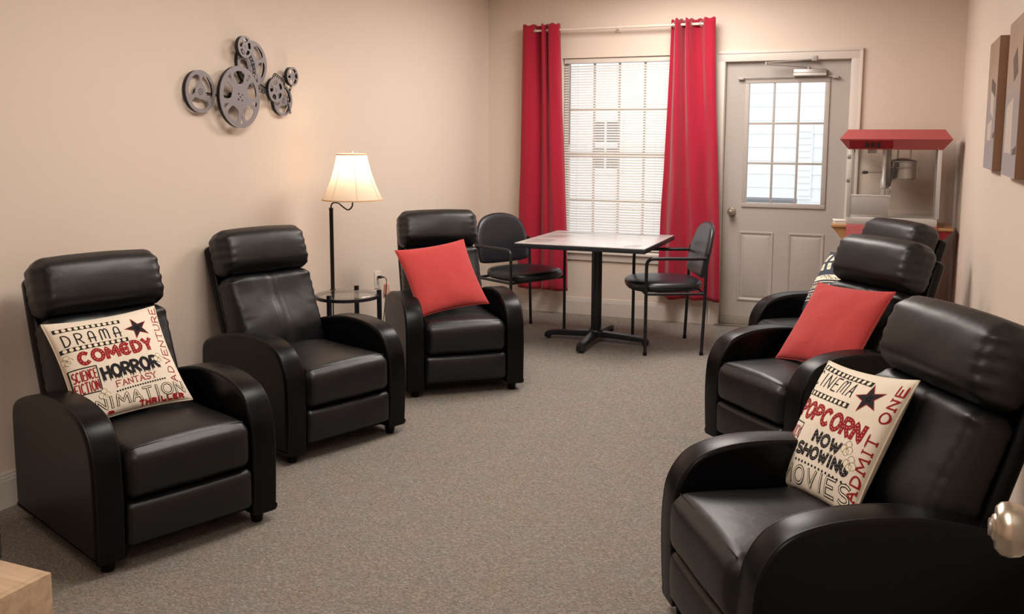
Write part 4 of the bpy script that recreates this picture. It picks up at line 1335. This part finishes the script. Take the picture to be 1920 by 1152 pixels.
for (y0, z0, y1, z1) in ((-3.6, 1.708, -3.337, 1.69), (-3.337, 1.69, -3.185, 1.873), (-3.282, 1.953, -3.185, 1.873), (-3.185, 1.80, -3.03, 1.74), (-3.03, 1.74, -2.925, 1.688), (-2.925, 1.688, -2.872, 1.823)):
    tube(bm, [(.012, y0 + 3.25, z0 - 1.69), (.012, y1 + 3.25, z1 - 1.69)], .004, 6)
build('back_bar', bm, M['reel_dark'], fs)

# ------------------------------------------------------------------ canvases on the right wall
def canvas(y0, y1, label, art):
    yc, zc, hh = (y0 + y1) / 2, (1.355 + 1.908) / 2, (1.908 - 1.355) / 2
    o = empty('canvas_print', (W, yc, zc), 0, label, 'picture', 'sepia canvas prints on the right wall')
    hw = abs(y1 - y0) / 2
    bm = B(); box(bm, -.034, 0, -hw, hw, -hh, hh, .002); build('canvas_wrap', bm, M['canvas_edge'], o)
    bm = B(); box(bm, -.0352, -.033, -hw + .001, hw - .001, -hh + .001, hh - .001); build('picture_face', bm, M['canvas'], o, smooth=0)
    for m, pts in art:
        bm = B(); extrude_poly(bm, [(-.0352, y * hw, z * hh) for y, z in pts], (-.0006, 0, 0)); build('printed_shape', bm, M[m], o, smooth=0)
# on this wall the far end (+y) shows on the left
canvas(-2.987, -2.545, 'sepia canvas print on the right wall, the one nearer the popcorn machine', [('canvas_dark', [(.1, .42), (-.75, .30), (-.75, .10), (.1, .24)]), ('canvas_pale', [(.1, .2), (-.5, .14), (-.6, -.22), (.1, -.10)]), ('canvas_pale', [(.5, -.3), (-.5, -.22), (-.3, -.55), (.5, -.55)]), ('canvas_dark', [(-.70, -.45), (-.98, -.42), (-.98, -.5), (-.70, -.52)])])
canvas(-3.818, -3.376, 'sepia canvas print on the right wall, cut by the right edge of view', [('canvas_dark', [(.2, .5), (-.3, .62), (-.6, .30), (-.1, .2)]), ('canvas_pale', [(.7, -.1), (-.2, 0), (-.3, -.7), (.7, -.7)]), ('canvas_dark', [(-.5, -.65), (-.95, -.6), (-.95, -.7), (-.5, -.72)])])

# ------------------------------------------------------------------ popcorn cart and machine
ct = empty('popcorn_cart', (3.232, -.36, 0), 0, 'red cart with wooden fold-out side shelves under the popcorn machine', 'cart')
cw, cdp = .285, .235
bm = B(); box(bm, -cw, cw, -cdp, cdp, .42, .895, .006); build('cabinet', bm, M['red_enamel'], ct)
bm = B(); box(bm, -cw + .03, cw - .03, -cdp - .006, -cdp, .46, .85, .004); dr = build('front_door', bm, M['red_enamel'], ct)
bm = B(); box(bm, cw - .075, cw - .06, -cdp - .03, -cdp - .004, .60, .70, .004); build('door_handle', bm, M['alu'], dr)
for x in (-cw + .02, cw - .02):
    for y in (-cdp + .02, cdp - .02):
        bm = B(); box(bm, x - .014, x + .014, y - .014, y + .014, .10, .42, .002); build('leg', bm, M['red_enamel'], ct)
bm = B(); box(bm, -cw, cw, -cdp, cdp, .16, .18, .003); build('lower_shelf', bm, M['red_enamel'], ct)
for x in (-cw + .02, cw - .02):
    for y in (-cdp + .02, cdp - .02):
        bm = B(); lathe(bm, [(.02, -.014), (.052, -.014), (.056, -.008), (.056, .008), (.052, .014), (.02, .014)], 20, (x, y, .056), 'x'); build('wheel', bm, M['foot'], ct)
for s in (-1, 1):
    a, b = s * cw, s * (cw + .10)
    bm = B(); box(bm, min(a, b), max(a, b), -cdp + .01, cdp - .01, .870, .888, .004); sf = build('side_shelf', bm, M['shelf_wood'], ct)
    for y in (-cdp + .03, cdp - .03):
        bm = B(); extrude_poly(bm, [(a, y - .006, .868), (b - s * .006, y - .006, .868), (b - s * .022, y - .006, .853), (a + s * .02, y - .006, .778), (a, y - .006, .768)], (0, .012, 0)); build('shelf_bracket', bm, M['shelf_wood'] if s < 0 else M['red_dark'], sf, smooth=0)
pm = empty('popcorn_machine', (3.232, -.38, .896), 0, 'red roofed popcorn machine with glass sides standing on the red cart', 'popcorn machine')
hw, hd = .277, .195
def rel(z): return z - .896
bm = B(); box(bm, -hw - .005, hw + .005, -hd - .006, hd + .006, 0.0, .052, .004); build('base_tray', bm, M['alu'], pm)
for x in (-hw, hw):
    for y in (-hd, hd):
        bm = B(); box(bm, x - .013, x + .013, y - .013, y + .013, .052, .520, .002); build('corner_post', bm, M['alu'], pm)
for s in (-1, 1):
    bm = B(); box(bm, s * hw - .002, s * hw + .002, -hd + .013, hd - .013, .052, .516); build('side_glass', bm, M['cab_glass'], pm, smooth=0)
bm = B(); box(bm, -.014, hw - .013, -hd - .004, -hd, .056, .516); gp = build('front_glass', bm, M['cab_glass'], pm, smooth=0)
bm = B(); box(bm, -hw + .013, -.014, -hd - .006, -hd - .002, .200, .512); gd = build('glass_door', bm, M['cab_glass'], pm, smooth=0)
bm = B(); box(bm, -hw + .010, -.010, -hd - .010, -hd + .002, .190, .204, .002); box(bm, -hw + .010, -hw + .018, -hd - .008, -hd, .204, .514, .001); build('door_frame', bm, M['alu'], gd)
for z in (.30, .46):
    bm = B(); box(bm, -hw - .020, -hw + .004, -hd - .014, -hd + .006, z - .016, z + .016, .003); build('hinge', bm, M['steel'], gd)
bm = B(); box(bm, -.024, -.010, -hd - .012, -hd, .225, .262, .002); build('latch', bm, M['steel'], gd)
bm = B(); box(bm, -hw + .012, -.020, -hd - .010, -hd - .004, .066, .188, .002); build('drop_panel', bm, M['grey_plastic'], pm)
bm = B(); box(bm, -.026, -.020, -hd - .008, -hd + .002, .068, .170, .001); build('panel_gap', bm, M['dark_slot'], pm)
bm = B(); box(bm, -hw + .013, hw - .013, hd - .004, hd + .002, .052, .516); build('rear_glass', bm, M['cab_glass'], pm, smooth=0)
# roof: pinched octagonal eaves
bm = B()
rings = []
for gx, gy, z in ((.292, .208, .510), (.345, .255, .575), (.348, .258, .580), (.300, .215, .644)):
    rings.append([bm.verts.new((x, y, z)) for x, y in ((-gx, -gy), (gx, -gy), (gx, gy), (-gx, gy))])
for A, C in zip(rings, rings[1:]):
    for k in range(4): bm.faces.new((A[k], A[(k + 1) % 4], C[(k + 1) % 4], C[k]))
bm.faces.new(rings[0][::-1]); bm.faces.new(rings[-1])
rf = build('roof', bm, M['red_enamel'], pm, smooth=0)
sl = Vector((0, -.047, .065)).normalized(); nn = Vector((0, -.065, -.047)).normalized()
def facet(bm, x0, x1, f0, f1, off, th):
    p = lambda x, f: Vector((x, -.208 - .047 * f, .510 + .065 * f)) + nn * off
    extrude_poly(bm, [p(x0, f0), p(x1, f0), p(x1, f1), p(x0, f1)], nn * th)
bm = B(); facet(bm, -.285, -.012, .12, .94, 0, .002); build('switch_panel', bm, M['red_dark'], rf, smooth=0)
for k in range(3):
    bm = B(); facet(bm, -.185 + k * .037, -.167 + k * .037, .28, .75, .002, .006); build('rocker_switch', bm, M['dark_slot'], rf, smooth=0)
for x in (-.01, .262):
    bm = B(); lathe(bm, [(.004, -.2135), (.0035, -.216), (0, -.2165)], 10, (x, 0, .518), 'y'); build('screw', bm, M['steel'], rf)
# inside: kettle on its hanger, stirrer crank, motor post, heater lamp and warming can
bm = B(); box(bm, -.07, -.02, -.03, .02, .24, .51, .004); build('motor_post', bm, M['grey_plastic'], pm)
bm = B(); lathe(bm, [(.014, .06), (.014, .24), (.020, .245), (.020, .30), (.016, .305), (.016, .51)], 16, (-.062, -.06, 0)); build('drive_shaft', bm, M['alu'], pm)
bm = B(); tube(bm, [(-.075, -.07, .352), (-.19, -.07, .350)], .004, 8); cr = build('crank', bm, M['steel'], pm)
bm = B(); lathe(bm, [(.006, 0), (.011, -.006), (.012, -.03), (.008, -.038), (0, -.04)], 14, (-.165, -.07, .350), 'x'); build('crank_handle', bm, M['dark_slot'], cr)
bm = B(); box(bm, -.175, -.115, -.06, -.02, .482, .512, .004); tube(bm, [(-.148, -.06, .482), (-.150, -.07, .36)], .001, 5); build('lamp_socket', bm, M['steel'], pm)
bm = B(); lathe(bm, [(.0, .300), (.078, .302), (.088, .312), (.088, .420), (.094, .424), (.094, .430), (.080, .436), (.02, .45), (0, .45)], 32, (.055, .03, 0)); kt = build('kettle', bm, M['steel'], pm)
bm = B(); tube(bm, [(.10, .03, .44), (.10, .03, .51)], .006, 8); tube(bm, [(.02, .03, .44), (.02, .03, .51)], .006, 8); tube(bm, [(-.03, -.08, .385), (.16, -.08, .385)], .003, 8); build('kettle_hanger', bm, M['steel'], kt)
bm = B(); rbox(bm, .008, .035, .085, .007, (6, 8, 10), lambda u, p, n: Vector((-.008 + .02 * u.z + p.x, -.06 + p.y, .34 + p.z))); build('tilt_handle', bm, M['dark_slot'], pm, smooth=60)
np_ = empty('napkin_stack', (2.895, -.43, .888), .1, 'short stack of white paper on the left wooden cart shelf', 'paper')
for k in range(6):
    bm = B(); box(bm, -.042, .042, -.06, .06, k * .004, k * .004 + .0034, .001)
    build('napkin', bm, M['paper'], np_, loc=(random.uniform(-.003, .003), random.uniform(-.004, .004), 0), rot=(0, 0, random.uniform(-.05, .05)))

# ------------------------------------------------------------------ console, speaker, open door at the right edge
co = empty('console', (.80, -6.0, 0), 0, 'light oak console whose corner shows at the lower left', 'cabinet')
x0, x1, y0, y1, H = -.66, .62, -.21, .21, .445
bm = B(); box(bm, x0 + .0222, x1 - .0222, y0, y1, H - .028, H, .0008); build('top_board', bm, M['console'], co)
for x in (x0, x1 - .022):
    bm = B(); box(bm, x, x + .022, y0, y1, 0, H, .0008); build('side_board', bm, M['console'], co)
bm = B(); box(bm, x0 + .022, x1 - .022, y0 + .01, y1 - .004, .05, .072, .001); build('bottom_board', bm, M['console'], co)
bm = B(); box(bm, x0 + .022, x1 - .022, y0 + .01, y0 + .016, .072, H - .0285); build('back_panel', bm, M['console'], co)
for k in range(2):
    a = x0 + .026 + k * .62
    bm = B(); box(bm, a, a + .612, y1 - .024, y1 - .004, .076, H - .033, .002); d = build('cabinet_door', bm, M['console'], co)
    bm = B(); tube(bm, [(a + (.56 if k == 0 else .05), y1 + .014, .22), (a + (.56 if k == 0 else .05), y1 + .014, .32)], .005, 8); build('handle', bm, M['nickel'], d)
sp_ = empty('speaker', (1.172, -5.845, .445), 0, 'small black speaker on the console at the left edge of view', 'speaker')
bm = B(); rbox(bm, .105, .045, .042, .014, (10, 8, 8), lambda u, p, n: p + Vector((0, 0, .050))); build('housing', bm, M['black_box'], sp_, smooth=60)
bm = B(); box(bm, -.08, .08, -.03, .03, 0, .010, .002); build('stand', bm, M['foot'], sp_)
d2 = bpy.data.objects.new('door_2', None); COL.objects.link(d2); d2['kind'] = 'structure'
bm = B(); box(bm, 3.487, 3.525, -6.83, -5.960, .012, 2.04, .002); build('door_slab', bm, M['door'], d2, smooth=0)
knob(d2, 3.480, -6.025, .995, 'x', -1, 1.25)
bm = B()
for z in (.25, 1.02, 1.80): lathe(bm, [(.008, z - .045), (.008, z + .045)], 10, (3.535, -6.84, 0))
build('hinge', bm, M['nickel'], d2)
